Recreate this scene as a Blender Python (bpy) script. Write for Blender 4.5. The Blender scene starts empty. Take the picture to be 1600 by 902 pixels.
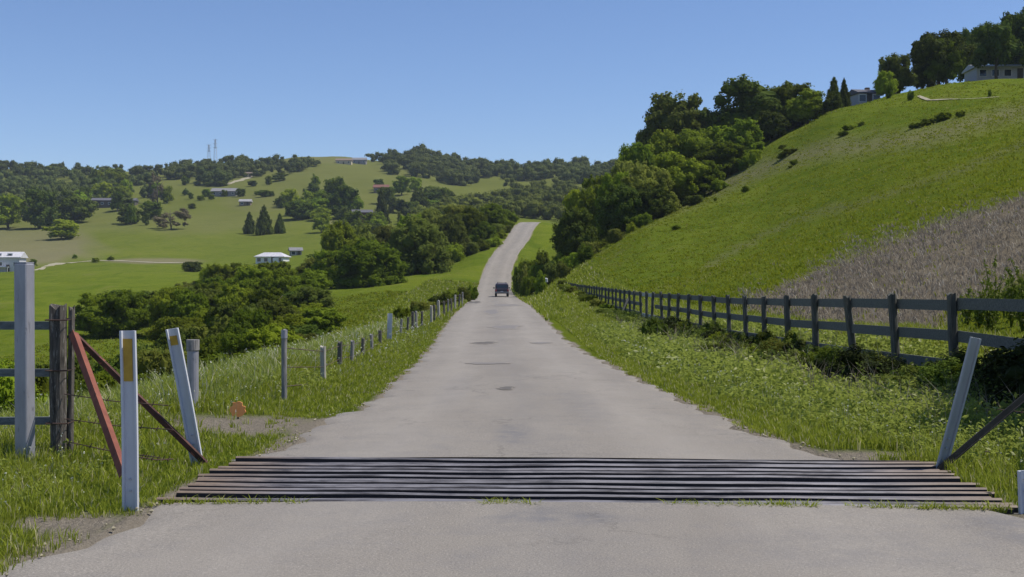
import bpy, math, random
import numpy as np
from mathutils import Vector, Matrix, noise as mnoise

# ------------------------------------------------------------------ camera, sky, sun, exposure
S = bpy.context.scene
COL = S.collection
F = 1900.0            # focal length in photo pixels (1600 wide)
HY = 430.0            # horizon row in the photo
CH = 1.6              # eye height
cam = bpy.data.cameras.new('camera'); co = bpy.data.objects.new('camera', cam); COL.objects.link(co)
cam.sensor_width = 36.0; cam.lens = F / 1600 * 36
cam.clip_start = 0.05; cam.clip_end = 9000
co.location = (0, 0, CH); co.rotation_euler = (math.radians(90) - math.atan(21 / F), 0, 0)
S.camera = co
SUN_EL, SUN_AZ = math.radians(59), math.radians(87)      # azimuth from +Y towards +X
w = bpy.data.worlds.new('World'); S.world = w; w.use_nodes = True
nt = w.node_tree; bg = nt.nodes['Background']
sky = nt.nodes.new('ShaderNodeTexSky'); sky.sky_type = 'NISHITA'; sky.sun_disc = False
sky.sun_elevation = SUN_EL; sky.sun_rotation = SUN_AZ
sky.altitude = 900; sky.air_density = 1.0; sky.dust_density = 0.0; sky.ozone_density = 6.0
tintn = nt.nodes.new('ShaderNodeMix'); tintn.data_type = 'RGBA'; tintn.blend_type = 'MULTIPLY'; tintn.inputs[0].default_value = 1
tintn.inputs[7].default_value = (1.0, .98, 1.07, 1)      # clear spring sky, a touch deeper blue
nt.links.new(sky.outputs[0], tintn.inputs[6]); nt.links.new(tintn.outputs[2], bg.inputs[0]); bg.inputs[1].default_value = 0.086
sl = bpy.data.lights.new('sun', 'SUN'); so = bpy.data.objects.new('sun', sl); COL.objects.link(so)
sl.energy = 3.6; sl.angle = math.radians(0.5); sl.color = (1.0, 0.955, 0.87)
sd = Vector((math.sin(SUN_AZ) * math.cos(SUN_EL), math.cos(SUN_AZ) * math.cos(SUN_EL), math.sin(SUN_EL)))
so.rotation_euler = sd.to_track_quat('Z', 'Y').to_euler(); so.location = sd * 60
S.view_settings.view_transform = 'Standard'; S.view_settings.look = 'None'
S.view_settings.exposure = 0.45; S.view_settings.gamma = 1.0
S.render.engine = 'CYCLES'

rng = np.random.default_rng(7); random.seed(7)

# ------------------------------------------------------------------ material helpers
def new_mat(name):
    m = bpy.data.materials.new(name); m.use_nodes = True
    n = m.node_tree; b = n.nodes['Principled BSDF']
    return m, n, b
def N(n, t, **kw):
    o = n.nodes.new(t)
    for k, v in kw.items(): setattr(o, k, v)
    return o
def noise_(n, scale, detail=4, rough=.6, vec=None, dist=0):
    o = N(n, 'ShaderNodeTexNoise'); o.inputs['Scale'].default_value = scale
    o.inputs['Detail'].default_value = detail; o.inputs['Roughness'].default_value = rough
    o.inputs['Distortion'].default_value = dist
    if vec is not None: n.links.new(vec, o.inputs['Vector'])
    return o
def ramp_(n, inp, stops):
    o = N(n, 'ShaderNodeValToRGB'); e = o.color_ramp.elements
    while len(e) < len(stops): e.new(0.5)
    for i, (p, c) in enumerate(stops):
        e[i].position = p; e[i].color = (c, c, c, 1) if isinstance(c, (int, float)) else (*c, 1)
    n.links.new(inp, o.inputs[0]); return o
def mix_(n, fac, a, b, mode='MIX'):
    o = N(n, 'ShaderNodeMix', data_type='RGBA', blend_type=mode)
    for s, v in ((o.inputs[0], fac), (o.inputs[6], a), (o.inputs[7], b)):
        if isinstance(v, (int, float)): s.default_value = v
        elif isinstance(v, tuple): s.default_value = (*v, 1)
        else: n.links.new(v, s)
    return o.outputs[2]
def bump_(n, b, h, strength, dist):
    o = N(n, 'ShaderNodeBump'); o.inputs['Strength'].default_value = strength; o.inputs['Distance'].default_value = dist
    n.links.new(h, o.inputs['Height']); n.links.new(o.outputs[0], b.inputs['Normal'])
def wear_mat(name, c1, c2, scale=8, rough=.7, metal=0, c3=None, t3=.62, stretch=None, bump=.3):
    m, n, b = new_mat(name)
    tc = N(n, 'ShaderNodeTexCoord'); v = tc.outputs['Object']
    if stretch:
        mp = N(n, 'ShaderNodeMapping'); mp.inputs['Scale'].default_value = stretch
        n.links.new(v, mp.inputs[0]); v = mp.outputs[0]
    a = noise_(n, scale, 6, .65, v)
    c = mix_(n, ramp_(n, a.outputs[0], [(.35, 0.0), (.65, 1.0)]).outputs[0], c1, c2)
    if c3:
        a2 = noise_(n, scale * 2.3, 5, .7, v)
        c = mix_(n, ramp_(n, a2.outputs[0], [(t3, 0.0), (t3 + .06, 1.0)]).outputs[0], c, c3)
    n.links.new(c, b.inputs['Base Color']); b.inputs['Roughness'].default_value = rough
    b.inputs['Metallic'].default_value = metal
    bump_(n, b, a.outputs[0], bump, .01)
    return m
def leaf_mat(name, ca, cb, trans=.25, rnd=.35, rough=.8, spec=.08):
    m, n, b = new_mat(name)
    at = N(n, 'ShaderNodeAttribute', attribute_name='tint')
    oi = N(n, 'ShaderNodeObjectInfo')
    c = mix_(n, at.outputs['Fac'], ca, cb)
    hv = N(n, 'ShaderNodeHueSaturation')
    mr = N(n, 'ShaderNodeMapRange'); mr.inputs[3].default_value = 1 - rnd; mr.inputs[4].default_value = 1 + rnd
    n.links.new(oi.outputs['Random'], mr.inputs[0]); n.links.new(mr.outputs[0], hv.inputs['Value'])
    mh = N(n, 'ShaderNodeMapRange'); mh.inputs[3].default_value = .482; mh.inputs[4].default_value = .512
    mu = N(n, 'ShaderNodeMath', operation='FRACT'); mm = N(n, 'ShaderNodeMath', operation='MULTIPLY'); mm.inputs[1].default_value = 7.31
    n.links.new(oi.outputs['Random'], mm.inputs[0]); n.links.new(mm.outputs[0], mu.inputs[0])
    n.links.new(mu.outputs[0], mh.inputs[0]); n.links.new(mh.outputs[0], hv.inputs['Hue'])
    n.links.new(c, hv.inputs['Color'])
    n.links.new(hv.outputs[0], b.inputs['Base Color'])
    b.inputs['Roughness'].default_value = rough; b.inputs['Specular IOR Level'].default_value = spec
    tr = N(n, 'ShaderNodeBsdfTranslucent'); ms = N(n, 'ShaderNodeMixShader'); ms.inputs[0].default_value = trans
    n.links.new(hv.outputs[0], tr.inputs[0])
    n.links.new(b.outputs[0], ms.inputs[1]); n.links.new(tr.outputs[0], ms.inputs[2])
    n.links.new(ms.outputs[0], n.nodes['Material Output'].inputs[0])
    return m

# ------------------------------------------------------------------ object helpers
def tag(o, label=None, cat=None, group=None, kind=None):
    if label: o['label'] = label
    if cat: o['category'] = cat
    if group: o['group'] = group
    if kind: o['kind'] = kind
    return o
def fast_mesh(name, V, faces_list, mats, tint=None, smooth=False, matidx=None):
    """faces_list: list of (M,k) int arrays"""
    me = bpy.data.meshes.new(name)
    V = np.asarray(V, dtype=np.float32)
    me.vertices.add(len(V)); me.vertices.foreach_set('co', V.ravel())
    loops = np.concatenate([f.ravel() for f in faces_list]).astype(np.int32)
    tot = np.concatenate([np.full(len(f), f.shape[1], dtype=np.int32) for f in faces_list])
    st = np.concatenate([[0], np.cumsum(tot)[:-1]]).astype(np.int32)
    me.loops.add(len(loops)); me.loops.foreach_set('vertex_index', loops)
    me.polygons.add(len(tot)); me.polygons.foreach_set('loop_start', st)
    if matidx is not None: me.polygons.foreach_set('material_index', np.asarray(matidx, dtype=np.int32))
    me.polygons.foreach_set('use_smooth', np.full(len(tot), smooth))
    if tint is not None:
        a = me.attributes.new('tint', 'FLOAT', 'POINT'); a.data.foreach_set('value', np.asarray(tint, dtype=np.float32))
    for m in (mats if isinstance(mats, (list, tuple)) else [mats]): me.materials.append(m)
    me.update(calc_edges=True)
    return me
def link(name, me, parent=None, loc=None, rz=None):
    o = bpy.data.objects.new(name, me); COL.objects.link(o)
    if parent: o.parent = parent
    if loc is not None: o.location = loc
    if rz is not None: o.rotation_euler = (0, 0, rz)
    return o
def empty(name, loc=(0, 0, 0), rz=0.0):
    o = bpy.data.objects.new(name, None); COL.objects.link(o); o.location = loc; o.rotation_euler = (0, 0, rz)
    o.empty_display_size = .2
    return o
class MB:
    def __init__(s): s.v = []; s.f = []
    def add(s, vs, fs):
        k = len(s.v); s.v += [tuple(v) for v in vs]; s.f += [tuple(i + k for i in f) for f in fs]; return s
    def box(s, c, d, M=None, taper=1.0, ch=0.0):
        x, y, z = d[0] / 2, d[1] / 2, d[2] / 2
        vs = []
        if ch > 0:     # chamfered vertical edges
            for zz, t in ((-z, 1), (z - ch, taper), (z, taper)):
                cx = ch if zz != z else ch * 2.2
                ins = 0 if zz != z else ch
                X, Y = (x * t - ins), (y * t - ins)
                for a, b2 in ((-X + cx, -Y), (X - cx, -Y), (X, -Y + cx), (X, Y - cx), (X - cx, Y), (-X + cx, Y), (-X, Y - cx), (-X, -Y + cx)):
                    vs.append(Vector((a, b2, zz)))
            fs = [tuple(range(7, -1, -1)), tuple(range(16, 24))]
            for r in (0, 8):
                for i in range(8): fs.append((r + i, r + (i + 1) % 8, r + 8 + (i + 1) % 8, r + 8 + i))
        else:
            vs = [Vector((sx * x * (taper if sz > 0 else 1), sy * y * (taper if sz > 0 else 1), sz * z)) for sz in (-1, 1) for sy in (-1, 1) for sx in (-1, 1)]
            fs = [(0, 2, 3, 1), (4, 5, 7, 6), (0, 1, 5, 4), (2, 6, 7, 3), (0, 4, 6, 2), (1, 3, 7, 5)]
        if M is not None: vs = [M @ v for v in vs]
        vs = [v + Vector(c) for v in vs]
        return s.add(vs, fs)
    def beam(s, p0, p1, wx, wy, up=(0, 0, 1), ch=0.0):
        p0, p1 = Vector(p0), Vector(p1); d = p1 - p0; L = d.length; z = d.normalized()
        u = Vector(up); x = u.cross(z)
        if x.length < 1e-3: x = Vector((1, 0, 0)).cross(z)
        x.normalize(); y = z.cross(x)
        M = Matrix((x, y, z)).transposed()
        return s.box((p0 + p1) / 2, (wx, wy, L), M, ch=ch)
    def tube(s, pts, rads, n=8, cap=True):
        pts = [Vector(p) for p in pts]; k = len(s.v); prev = None
        for i, p in enumerate(pts):
            d = (pts[min(i + 1, len(pts) - 1)] - pts[max(i - 1, 0)]).normalized()
            a = prev if prev is not None else (Vector((1, 0, 0)) if abs(d.x) < .9 else Vector((0, 1, 0)))
            a = (a - d * a.dot(d)).normalized(); b = d.cross(a); prev = a
            r = rads[i] if isinstance(rads, (list, tuple)) else rads
            for j in range(n):
                t = 2 * math.pi * j / n
                s.v.append(tuple(p + (a * math.cos(t) + b * math.sin(t)) * r))
        for i in range(len(pts) - 1):
            for j in range(n):
                a0 = k + i * n + j; a1 = k + i * n + (j + 1) % n
                s.f.append((a0, a1, a1 + n, a0 + n))
        if cap:
            s.f.append(tuple(range(k + n - 1, k - 1, -1))); e = k + (len(pts) - 1) * n
            s.f.append(tuple(range(e, e + n)))
        return s
    def mesh(s, name, m, smooth=False, bevel=0):
        me = bpy.data.meshes.new(name); me.from_pydata(s.v, [], s.f)
        for q in (m if isinstance(m, list) else [m]): me.materials.append(q)
        if smooth: me.polygons.foreach_set('use_smooth', [True] * len(me.polygons))
        me.update(); return me
    def build(s, name, m, parent=None, smooth=False, loc=None, rz=None):
        return link(name, s.mesh(name, m, smooth), parent, loc, rz)

# ------------------------------------------------------------------ terrain function
def pchip(xk, V, xq):
    """monotone cubic along axis 0 of V (R,N) at xq (N)"""
    xk = np.asarray(xk, float); h = np.diff(xk)[:, None]; D = np.diff(V, axis=0) / h
    M = np.zeros_like(V)
    w1 = 2 * h[1:] + h[:-1]; w2 = h[1:] + 2 * h[:-1]
    same = (D[:-1] * D[1:]) > 0
    with np.errstate(divide='ignore', invalid='ignore'):
        hm = (w1 + w2) / (w1 / D[:-1] + w2 / D[1:])
    M[1:-1] = np.where(same, hm, 0); M[0] = D[0]; M[-1] = D[-1]
    xq = np.clip(xq, xk[0], xk[-1])
    i = np.clip(np.searchsorted(xk, xq, side='right') - 1, 0, len(xk) - 2)
    c = np.arange(V.shape[1]); hh = xk[i + 1] - xk[i]; t = (xq - xk[i]) / hh
    return ((2 * t**3 - 3 * t**2 + 1) * V[i, c] + (t**3 - 2 * t**2 + t) * hh * M[i, c]
            + (-2 * t**3 + 3 * t**2) * V[i + 1, c] + (t**3 - t**2) * hh * M[i + 1, c])
NEAR = {  # distance: {X: z}
 -60: {-80: -14, -40: -9, -20: -4.5, -10: -1.5, -5: 0, 5: 0, 8: .1, 14: .6, 20: 2, 40: 8, 80: 20},
 6:  {-80: -14, -40: -9, -20: -4.5, -10: -1.5, -5.2: .02, -3.5: 0, 3.5: 0, 5: 0, 7: .05, 10: .3, 14: .7, 20: 2.0, 40: 8, 80: 21},
 12: {-80: -14, -40: -9.5, -20: -6, -10: -2.3, -6.5: -.3, -4.5: .04, -3: 0, 3.5: -.03, 5: -.08, 6.5: -.05, 9: .15, 13: .7, 20: 2.2, 40: 8.5, 80: 22},
 18: {-80: -14, -40: -10, -20: -7.5, -11: -3.8, -7: -.7, -4.8: .0, -2.8: -.15, 3.3: -.25, 5: -.34, 6.3: -.26, 8.4: .3, 12: 1.1, 20: 3, 40: 9, 80: 22},
 25: {-80: -14, -40: -10, -20: -7.5, -11: -4.2, -7: -1.0, -4.9: -.1, -2.8: -.3, 3.2: -.38, 5: -.46, 6.3: -.40, 8.5: .25, 11: 1.05, 16: 2.1, 25: 4.8, 40: 9.5, 80: 23},
 35: {-80: -13, -40: -10, -20: -7.5, -12: -4.8, -7.5: -1.2, -5.2: -.3, -3: -.45, 3: -.52, 5: -.56, 6.2: -.5, 9: .2, 12: 1.2, 16: 2.2, 25: 5, 40: 10, 80: 24},
 50: {-80: -12, -40: -9.5, -20: -7.5, -12: -4.3, -8: -1.7, -5.2: -.6, -3: -.6, 3: -.62, 6: -.58, 9: .05, 12: .9, 17: 2.6, 25: 5.5, 40: 11, 80: 26},
 70: {-80: -10.5, -40: -9, -20: -7.5, -12: -3.4, -8: -1.6, -5.4: -.8, -3: -.75, 3: -.7, 6: -.6, 10: 0, 14: 1.3, 20: 3.3, 28: 6.5, 40: 11.5, 80: 28},
}
FAR = {   # distance: {px: py}
 100: {-1500: 560, -400: 580, 0: 590, 150: 592, 300: 590, 400: 575, 500: 536, 600: 502, 680: 487, 740: 481, 780: 478, 860: 470, 900: 458, 1000: 442, 1100: 425, 1200: 392, 1300: 345, 1400: 287, 1500: 245, 1600: 215, 2000: 150, 2800: 50, 4000: 0},
 150: {-1500: 490, -400: 510, 0: 514, 150: 514, 300: 510, 400: 503, 500: 487, 600: 467, 680: 461, 740: 463, 800: 465, 850: 452, 900: 415, 1000: 360, 1100: 332, 1200: 295, 1300: 240, 1400: 200, 1500: 170, 1600: 155, 2000: 90, 2800: 0, 4000: -20},
 200: {-1500: 455, -400: 470, 0: 478, 150: 482, 300: 480, 400: 470, 500: 453, 600: 441, 680: 437, 740: 437, 790: 436, 850: 422, 900: 392, 1000: 345, 1100: 295, 1150: 268, 1200: 235, 1300: 172, 1400: 147, 1500: 127, 1600: 124, 2000: 60, 2800: -50, 4000: -80},
 250: {-1500: 430, -400: 450, 0: 455, 150: 456, 300: 455, 400: 450, 500: 441, 600: 425, 680: 410, 740: 397, 790: 393, 840: 394, 900: 385, 950: 350, 1000: 300, 1050: 262, 1100: 240, 1150: 228, 1200: 210, 1300: 176, 1400: 158, 1500: 138, 1600: 135, 2000: 80, 2800: -20, 4000: -40},
 300: {-1500: 410, -400: 435, 0: 440, 150: 438, 300: 438, 400: 436, 500: 428, 600: 408, 680: 388, 740: 364, 800: 351, 840: 351, 870: 356, 950: 365, 1000: 345, 1050: 310, 1100: 290, 1200: 270, 1300: 240, 1400: 220, 1500: 210, 1600: 205, 2000: 150, 2800: 60, 4000: 30},
 370: {-1500: 400, -400: 420, 0: 422, 150: 419, 300: 420, 400: 416, 500: 408, 600: 396, 680: 380, 740: 362, 800: 357, 860: 360, 950: 375, 1000: 370, 1100: 350, 1300: 330, 1600: 300, 2000: 250, 2800: 160, 4000: 120},
 450: {-1500: 385, -400: 395, 0: 396, 150: 396, 300: 398, 400: 396, 500: 388, 600: 380, 700: 366, 760: 352, 820: 350, 900: 355, 1000: 370, 1300: 360, 2000: 320, 4000: 200},
 600: {-1500: 340, -400: 352, 0: 352, 150: 350, 300: 346, 400: 344, 500: 344, 600: 347, 700: 342, 760: 335, 820: 332, 900: 335, 1000: 345, 1300: 345, 2000: 320, 4000: 220},
 750: {-1500: 305, -400: 318, 0: 318, 150: 316, 300: 308, 400: 302, 500: 302, 600: 303, 650: 303, 700: 311, 760: 313, 820: 308, 900: 305, 1000: 305, 1300: 310, 2000: 300, 4000: 230},
 900: {-1500: 280, -400: 292, 0: 290, 150: 289, 300: 280, 400: 274, 500: 268, 600: 272, 660: 275, 720: 286, 800: 285, 860: 278, 950: 274, 1000: 272, 1300: 280, 2000: 280, 4000: 240},
 1100: {-1500: 255, -400: 262, 0: 262, 100: 268, 200: 272, 300: 262, 380: 258, 430: 254, 450: 243.5, 540: 245, 565: 252, 600: 254, 650: 246, 700: 252, 760: 262, 850: 262, 950: 260, 1000: 258, 1300: 260, 2000: 260, 4000: 250},
 1350: {-1500: 275, -400: 278, 0: 280, 200: 290, 450: 262, 650: 265, 850: 274, 1000: 272, 1300: 275, 4000: 270},
 2200: {-1500: 330, 0: 330, 800: 330, 4000: 330},
 4500: {-1500: 380, 4000: 380},
}
NK = sorted(NEAR); FK = sorted(FAR)
# sample near rings from the first far ring too
def far_z(px, d):
    k = sorted(FAR[d]); py = np.interp(px, k, [FAR[d][q] for q in k]); return CH - (py - HY) / F * d
_xs = np.unique(np.concatenate([np.arange(-80, -8, 2), np.arange(-8, 8.01, .5), np.arange(10, 81, 2)]))
ringX = list(NK) + [100]
ringV = [np.interp(_xs, sorted(NEAR[d]), [NEAR[d][q] for q in sorted(NEAR[d])]) for d in NK] + [far_z(800 + _xs / 100 * F, 100)]
# smooth each near ring a bit
def smooth1(v, n=2):
    for _ in range(n): v = np.concatenate([[v[0]], (v[:-2] + 2 * v[1:-1] + v[2:]) / 4, [v[-1]]])
    return v
ringV = np.array([smooth1(v, 1) for v in ringV])
_px = np.arange(-1500, 4001, 20.0)
farV = np.array([smooth1((np.interp(_px, sorted(FAR[d]), [FAR[d][q] for q in sorted(FAR[d])])), 1) for d in FK])
ROAD = [(-60, .4, 0), (0, .4, 0), (8, .36, 0), (12, .27, -.03), (18, .18, -.18), (25, .02, -.33), (35, -.26, -.47), (50, -.55, -.58), (70, -.88, -.7), (100, -1.25, -.9),
        (130, -1.75, -1.1), (155, -2.15, -1.22), (185, -2.75, -.6), (215, -2.75, 1.6), (240, -1.6, 5.2), (270, 1.1, 9.5), (300, 3.5, 13.9), (325, 5.5, 15.6), (350, 8.0, 15.2), (400, 14, 12.5), (470, 26, 10)]
RY = np.array([r[0] for r in ROAD], float); RX = np.array([r[1] for r in ROAD], float); RZ = np.array([r[2] for r in ROAD], float)
def road_xz(Y):
    Y = np.atleast_1d(np.asarray(Y, float)); V = np.stack([RX, RZ], 1)
    return pchip(RY, np.repeat(RX[:, None], len(Y), 1), Y), pchip(RY, np.repeat(RZ[:, None], len(Y), 1), Y)
def edgesLR(Y):      # half widths left / right of the centreline
    Y = np.asarray(Y, float)
    l = np.interp(Y, [-60, 6, 8.3, 10.6, 12.3, 12.9, 14.2, 15.2, 18, 35, 50, 70, 100, 160, 220, 300], [3.5, 3.2, 2.9, 2.6, 2.42, 2.5, 2.5, 2.2, 2.2, 2.08, 2.3, 2.55, 2.75, 2.75, 2.6, 2.6])
    r = np.interp(Y, [-60, 6, 8.3, 9.5, 10.6, 13, 18, 35, 50, 70, 100, 160, 220, 300], [3.6, 3.3, 3.0, 2.95, 2.7, 2.25, 2.25, 2.1, 2.3, 2.55, 2.75, 2.75, 2.6, 2.6])
    return l, r
def sines(X, Y):
    return (np.sin(X * .31 + 1.3 * np.sin(Y * .17)) * np.cos(Y * .27 + X * .11) + .5 * np.sin(X * .83 + Y * .61 + 2 * np.sin(X * .2)) + .3 * np.sin(X * 1.9 - Y * 1.4 + np.sin(Y)))
def _tz(X, Y):
    X = np.asarray(X, float); Y = np.asarray(Y, float)
    out = np.zeros_like(X)
    m = Y < 100
    if m.any():
        x, y = X[m], Y[m]
        V = np.array([np.interp(x, _xs, v) for v in ringV])
        out[m] = pchip(ringX, V, y)
    m = ~m
    if m.any():
        x, y = X[m], Y[m]; px = 800 + x / y * F
        V = np.array([np.interp(px, _px, v) for v in farV])
        py = pchip(np.log(FK), V, np.log(y)); out[m] = CH - (py - HY) / F * y
    amp = np.interp(Y, [0, 20, 100, 300, 800, 1500], [.025, .04, .08, .3, 1.2, 1.5]); sc = np.interp(Y, [0, 100, 400, 1000], [1, .5, .12, .05])
    nz = sines(X * sc, Y * sc) * amp
    rx, rz = road_xz(Y); l, r = edgesLR(Y)
    dx = X - rx; over = np.where(dx < 0, -dx - l, dx - r)
    wd = np.interp(Y, [0, 60, 200], [1.6, 2.5, 6.0])
    t = np.clip(1 - (over - .15) / wd, 0, 1); t = t * t * (3 - 2 * t); t = np.where(Y < 420, t, 0)
    out = out + nz * (1 - t)
    out = out * (1 - t) + (rz - .012) * t
    under = np.clip((-over - .08) / .12, 0, 1) * (Y < 420)
    return out - .05 * under
GR = math.radians(-2.2); GC = (.52, 9.42); GW, GL = 5.95, 2.05     # cattle guard rectangle
def guard_local(X, Y):
    c, s = math.cos(-GR), math.sin(-GR); x, y = X - GC[0], Y - GC[1]
    return c * x - s * y, s * x + c * y
def terrain(X, Y, pit=False):
    shp = np.shape(X); X = np.atleast_1d(np.asarray(X, float)).ravel(); Y = np.broadcast_to(np.atleast_1d(np.asarray(Y, float)).ravel(), X.shape)
    out = np.empty(X.shape)
    for i in range(0, len(X), 60000): out[i:i + 60000] = _tz(X[i:i + 60000], Y[i:i + 60000])
    if pit:
        gx, gy = guard_local(X, Y)
        out = np.where((abs(gx) < GW / 2 + .02) & (abs(gy) < GL / 2 + .02), -.62, out)
    return out.reshape(shp) if shp else float(out[0])
def tz(x, y): return float(terrain(np.array([x]), np.array([y]))[0])
_ds = np.exp(np.linspace(math.log(5), math.log(1300), 900))
def hit(px, py):
    """distance at which the sight line of this pixel meets the ground"""
    x = (px - 800) / F * _ds; z = terrain(x, _ds); s = HY - (z - CH) / _ds * F
    k = np.nonzero(s <= py)[0]
    return float(_ds[k[0]]) if len(k) else None
def top_z(py, d): return CH - (py - HY) / F * d

# ------------------------------------------------------------------ ground
def build_ground():
    pxs = np.concatenate([-80 - np.geomspace(1, 3200, 34)[::-1] * 1.0, np.arange(-80, 1681, 2.0), 1680 + np.geomspace(1, 3200, 34)])
    ys = np.concatenate([np.arange(-60, 4, 3.0), np.arange(4, 8.2, .25), np.arange(8.2, 10.7, .07), np.arange(10.7, 12, .2)])
    ys = np.concatenate([ys, np.geomspace(12, 1400, 330), np.geomspace(1450, 4400, 14)])
    W = np.sqrt(np.maximum(ys, 0)**2 + 0) ; W = np.maximum(ys, 9.0)
    X = (pxs[None, :] - 800) / F * W[:, None]; Y = np.repeat(ys[:, None], len(pxs), 1)
    Z = terrain(X, Y, pit=True)
    # fine roughness
    V = np.stack([X, Y, Z], -1).reshape(-1, 3)
    nr, nc = X.shape; idx = np.arange(nr * nc).reshape(nr, nc)
    q = np.stack([idx[:-1, :-1], idx[:-1, 1:], idx[1:, 1:], idx[1:, :-1]], -1).reshape(-1, 4)
    # plant cover attributes (dry grass amount, bare dirt amount), from where the dry stands grow
    Pz = HY - (Z - CH) / np.maximum(Y, 1) * F; Px = 800 + X / np.maximum(Y, 1) * F
    n1 = sines(Px * .05, Pz * .12)
    dry = np.zeros_like(Z)
    # dry stand low on the right-hand slope
    edge = np.interp(Px, [1140, 1200, 1330, 1450, 1600, 1800, 2600], [470, 448, 392, 345, 298, 250, 150])
    lowr = np.interp(Px, [1140, 1260, 1340, 1420, 1500, 1600, 2600], [470, 500, 545, 560, 480, 440, 400])
    m = np.clip((Pz - edge + 6 * n1) / 16, 0, 1) * np.clip((lowr + 14 - Pz + 5 * n1) / 22, 0, 1) * (Px > 1120) * (Y > 12) * (Y < 130)
    dry = np.maximum(dry, m)
    # dusky band across the upper slope
    c = np.interp(Px, [960, 1100, 1200, 1300, 1450, 1600, 2000], [352, 303, 262, 232, 212, 175, 110])
    m = np.clip(1 - np.abs(Pz - c + 4 * n1) / 24, 0, 1) * (Px > 950) * (Y > 90) * (Y < 240)
    dry = np.maximum(dry, m * .5)
    c = np.interp(Px, [1100, 1300, 1500, 1600], [410, 330, 270, 235]); m = np.clip(1 - np.abs(Pz - c + 8 * n1) / 12, 0, 1) * (Px > 1100) * (Y > 40) * (Y < 200)
    dry = np.maximum(dry, m * .28)
    # far hillside dry parts
    for (cx, cy, rx_, ry_, a) in [(40, 385, 120, 26, .8), (500, 247, 85, 9, 1), (395, 315, 60, 14, .6), (545, 352, 40, 8, .8), (250, 408, 70, 4, .8), (430, 280, 160, 25, .35), (700, 315, 25, 8, .8),
                                  (620, 300, 80, 30, .4), (560, 270, 90, 14, .45), (230, 345, 200, 20, .3)]:
        m = np.clip(1.6 - ((Px - cx) / rx_)**2 - ((Pz - cy) / ry_)**2 + .4 * n1, 0, 1) * a * (Y > 280); dry = np.maximum(dry, m)
    dirt = np.zeros_like(Z)
    rx, _ = road_xz(Y.ravel()); l, r = edgesLR(Y.ravel()); dx = X.ravel() - rx; over = np.where(dx < 0, -dx - l, dx - r).reshape(Z.shape)
    nn = sines(X * 2.2, Y * 2.2)
    m = np.clip(1 - (over - .02 + .12 * nn) / .10, 0, 1) * (Y < 330); dirt = np.maximum(dirt, m)
    for (cx, cy, rx_, ry_) in [(-2.95, 13.4, .9, 1.1), (3.2, 10.95, .55, .35), (-2.9, 7.9, .35, .35), (3.9, 8.0, .8, .25), (-2.6, 6.9, .3, .8)]:
        m = np.clip(1.5 - ((X - cx) / rx_)**2 - ((Y - cy) / ry_)**2 + .35 * nn, 0, 1); dirt = np.maximum(dirt, m)
    mat, n, b = new_mat('meadow_ground')
    ad = N(n, 'ShaderNodeAttribute', attribute_name='dry'); ai = N(n, 'ShaderNodeAttribute', attribute_name='dirt')
    g = N(n, 'ShaderNodeNewGeometry'); P = g.outputs['Position']
    big = noise_(n, .035, 5, .6, P); mid = noise_(n, .6, 6, .7, P); fine = noise_(n, 9, 6, .75, P)
    c = mix_(n, ramp_(n, big.outputs[0], [(.35, 0.0), (.65, 1.0)]).outputs[0], (.125, .165, .012), (.175, .205, .018))
    c = mix_(n, ramp_(n, mid.outputs[0], [(.42, 0.0), (.75, .6)]).outputs[0], c, (.21, .23, .055))
    m4 = N(n, 'ShaderNodeMapping'); m4.inputs['Scale'].default_value = (1, .45, 2.6); n.links.new(P, m4.inputs[0]); pat = noise_(n, .13, 7, .72, m4.outputs[0], 1.2)
    c = mix_(n, ramp_(n, pat.outputs[0], [(.36, .75), (.5, 0.0)]).outputs[0], c, (.085, .125, .012)); c = mix_(n, ramp_(n, pat.outputs[0], [(.56, 0.0), (.72, .7)]).outputs[0], c, (.22, .20, .075))
    c = mix_(n, ramp_(n, fine.outputs[0], [(.40, .65), (.6, 0.0)]).outputs[0], c, (.055, .10, .012))
    dn = noise_(n, 2.2, 5, .75, P)
    dc = mix_(n, dn.outputs[0], (.15, .125, .08), (.31, .26, .19))
    c = mix_(n, ad.outputs['Fac'], c, dc)
    gn = noise_(n, 30, 4, .7, P)
    gc = mix_(n, gn.outputs[0], (.17, .14, .10), (.42, .37, .30))
    c = mix_(n, ai.outputs['Fac'], c, gc)
    # far flanks beyond the valley carry a tired olive grass
    sx = N(n, 'ShaderNodeSeparateXYZ'); n.links.new(P, sx.inputs[0])
    fr = N(n, 'ShaderNodeMapRange'); fr.inputs[1].default_value = 280; fr.inputs[2].default_value = 700; n.links.new(sx.outputs[1], fr.inputs[0])
    c2 = mix_(n, big.outputs[0], (.095, .110, .022), (.150, .155, .042))
    fm = N(n, 'ShaderNodeMath', operation='MULTIPLY'); fm.inputs[1].default_value = .85; n.links.new(fr.outputs[0], fm.inputs[0])
    c = mix_(n, fm.outputs[0], c, c2)
    c = mix_(n, ad.outputs['Fac'], c, dc) if False else c
    n.links.new(c, b.inputs['Base Color']); b.inputs['Roughness'].default_value = 1; b.inputs['Specular IOR Level'].default_value = .0
    cm = N(n, 'ShaderNodeMath', operation='ADD'); n.links.new(mid.outputs[0], cm.inputs[0]); n.links.new(fine.outputs[0], cm.inputs[1])
    bump_(n, b, cm.outputs[0], .8, .25)
    me = fast_mesh('ground', V, [q], mat, smooth=True)
    for nm, a in (('dry', dry), ('dirt', dirt)):
        at = me.attributes.new(nm, 'FLOAT', 'POINT'); at.data.foreach_set('value', a.ravel().astype(np.float32))
    tag(link('ground', me), kind='structure')
build_ground()

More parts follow.
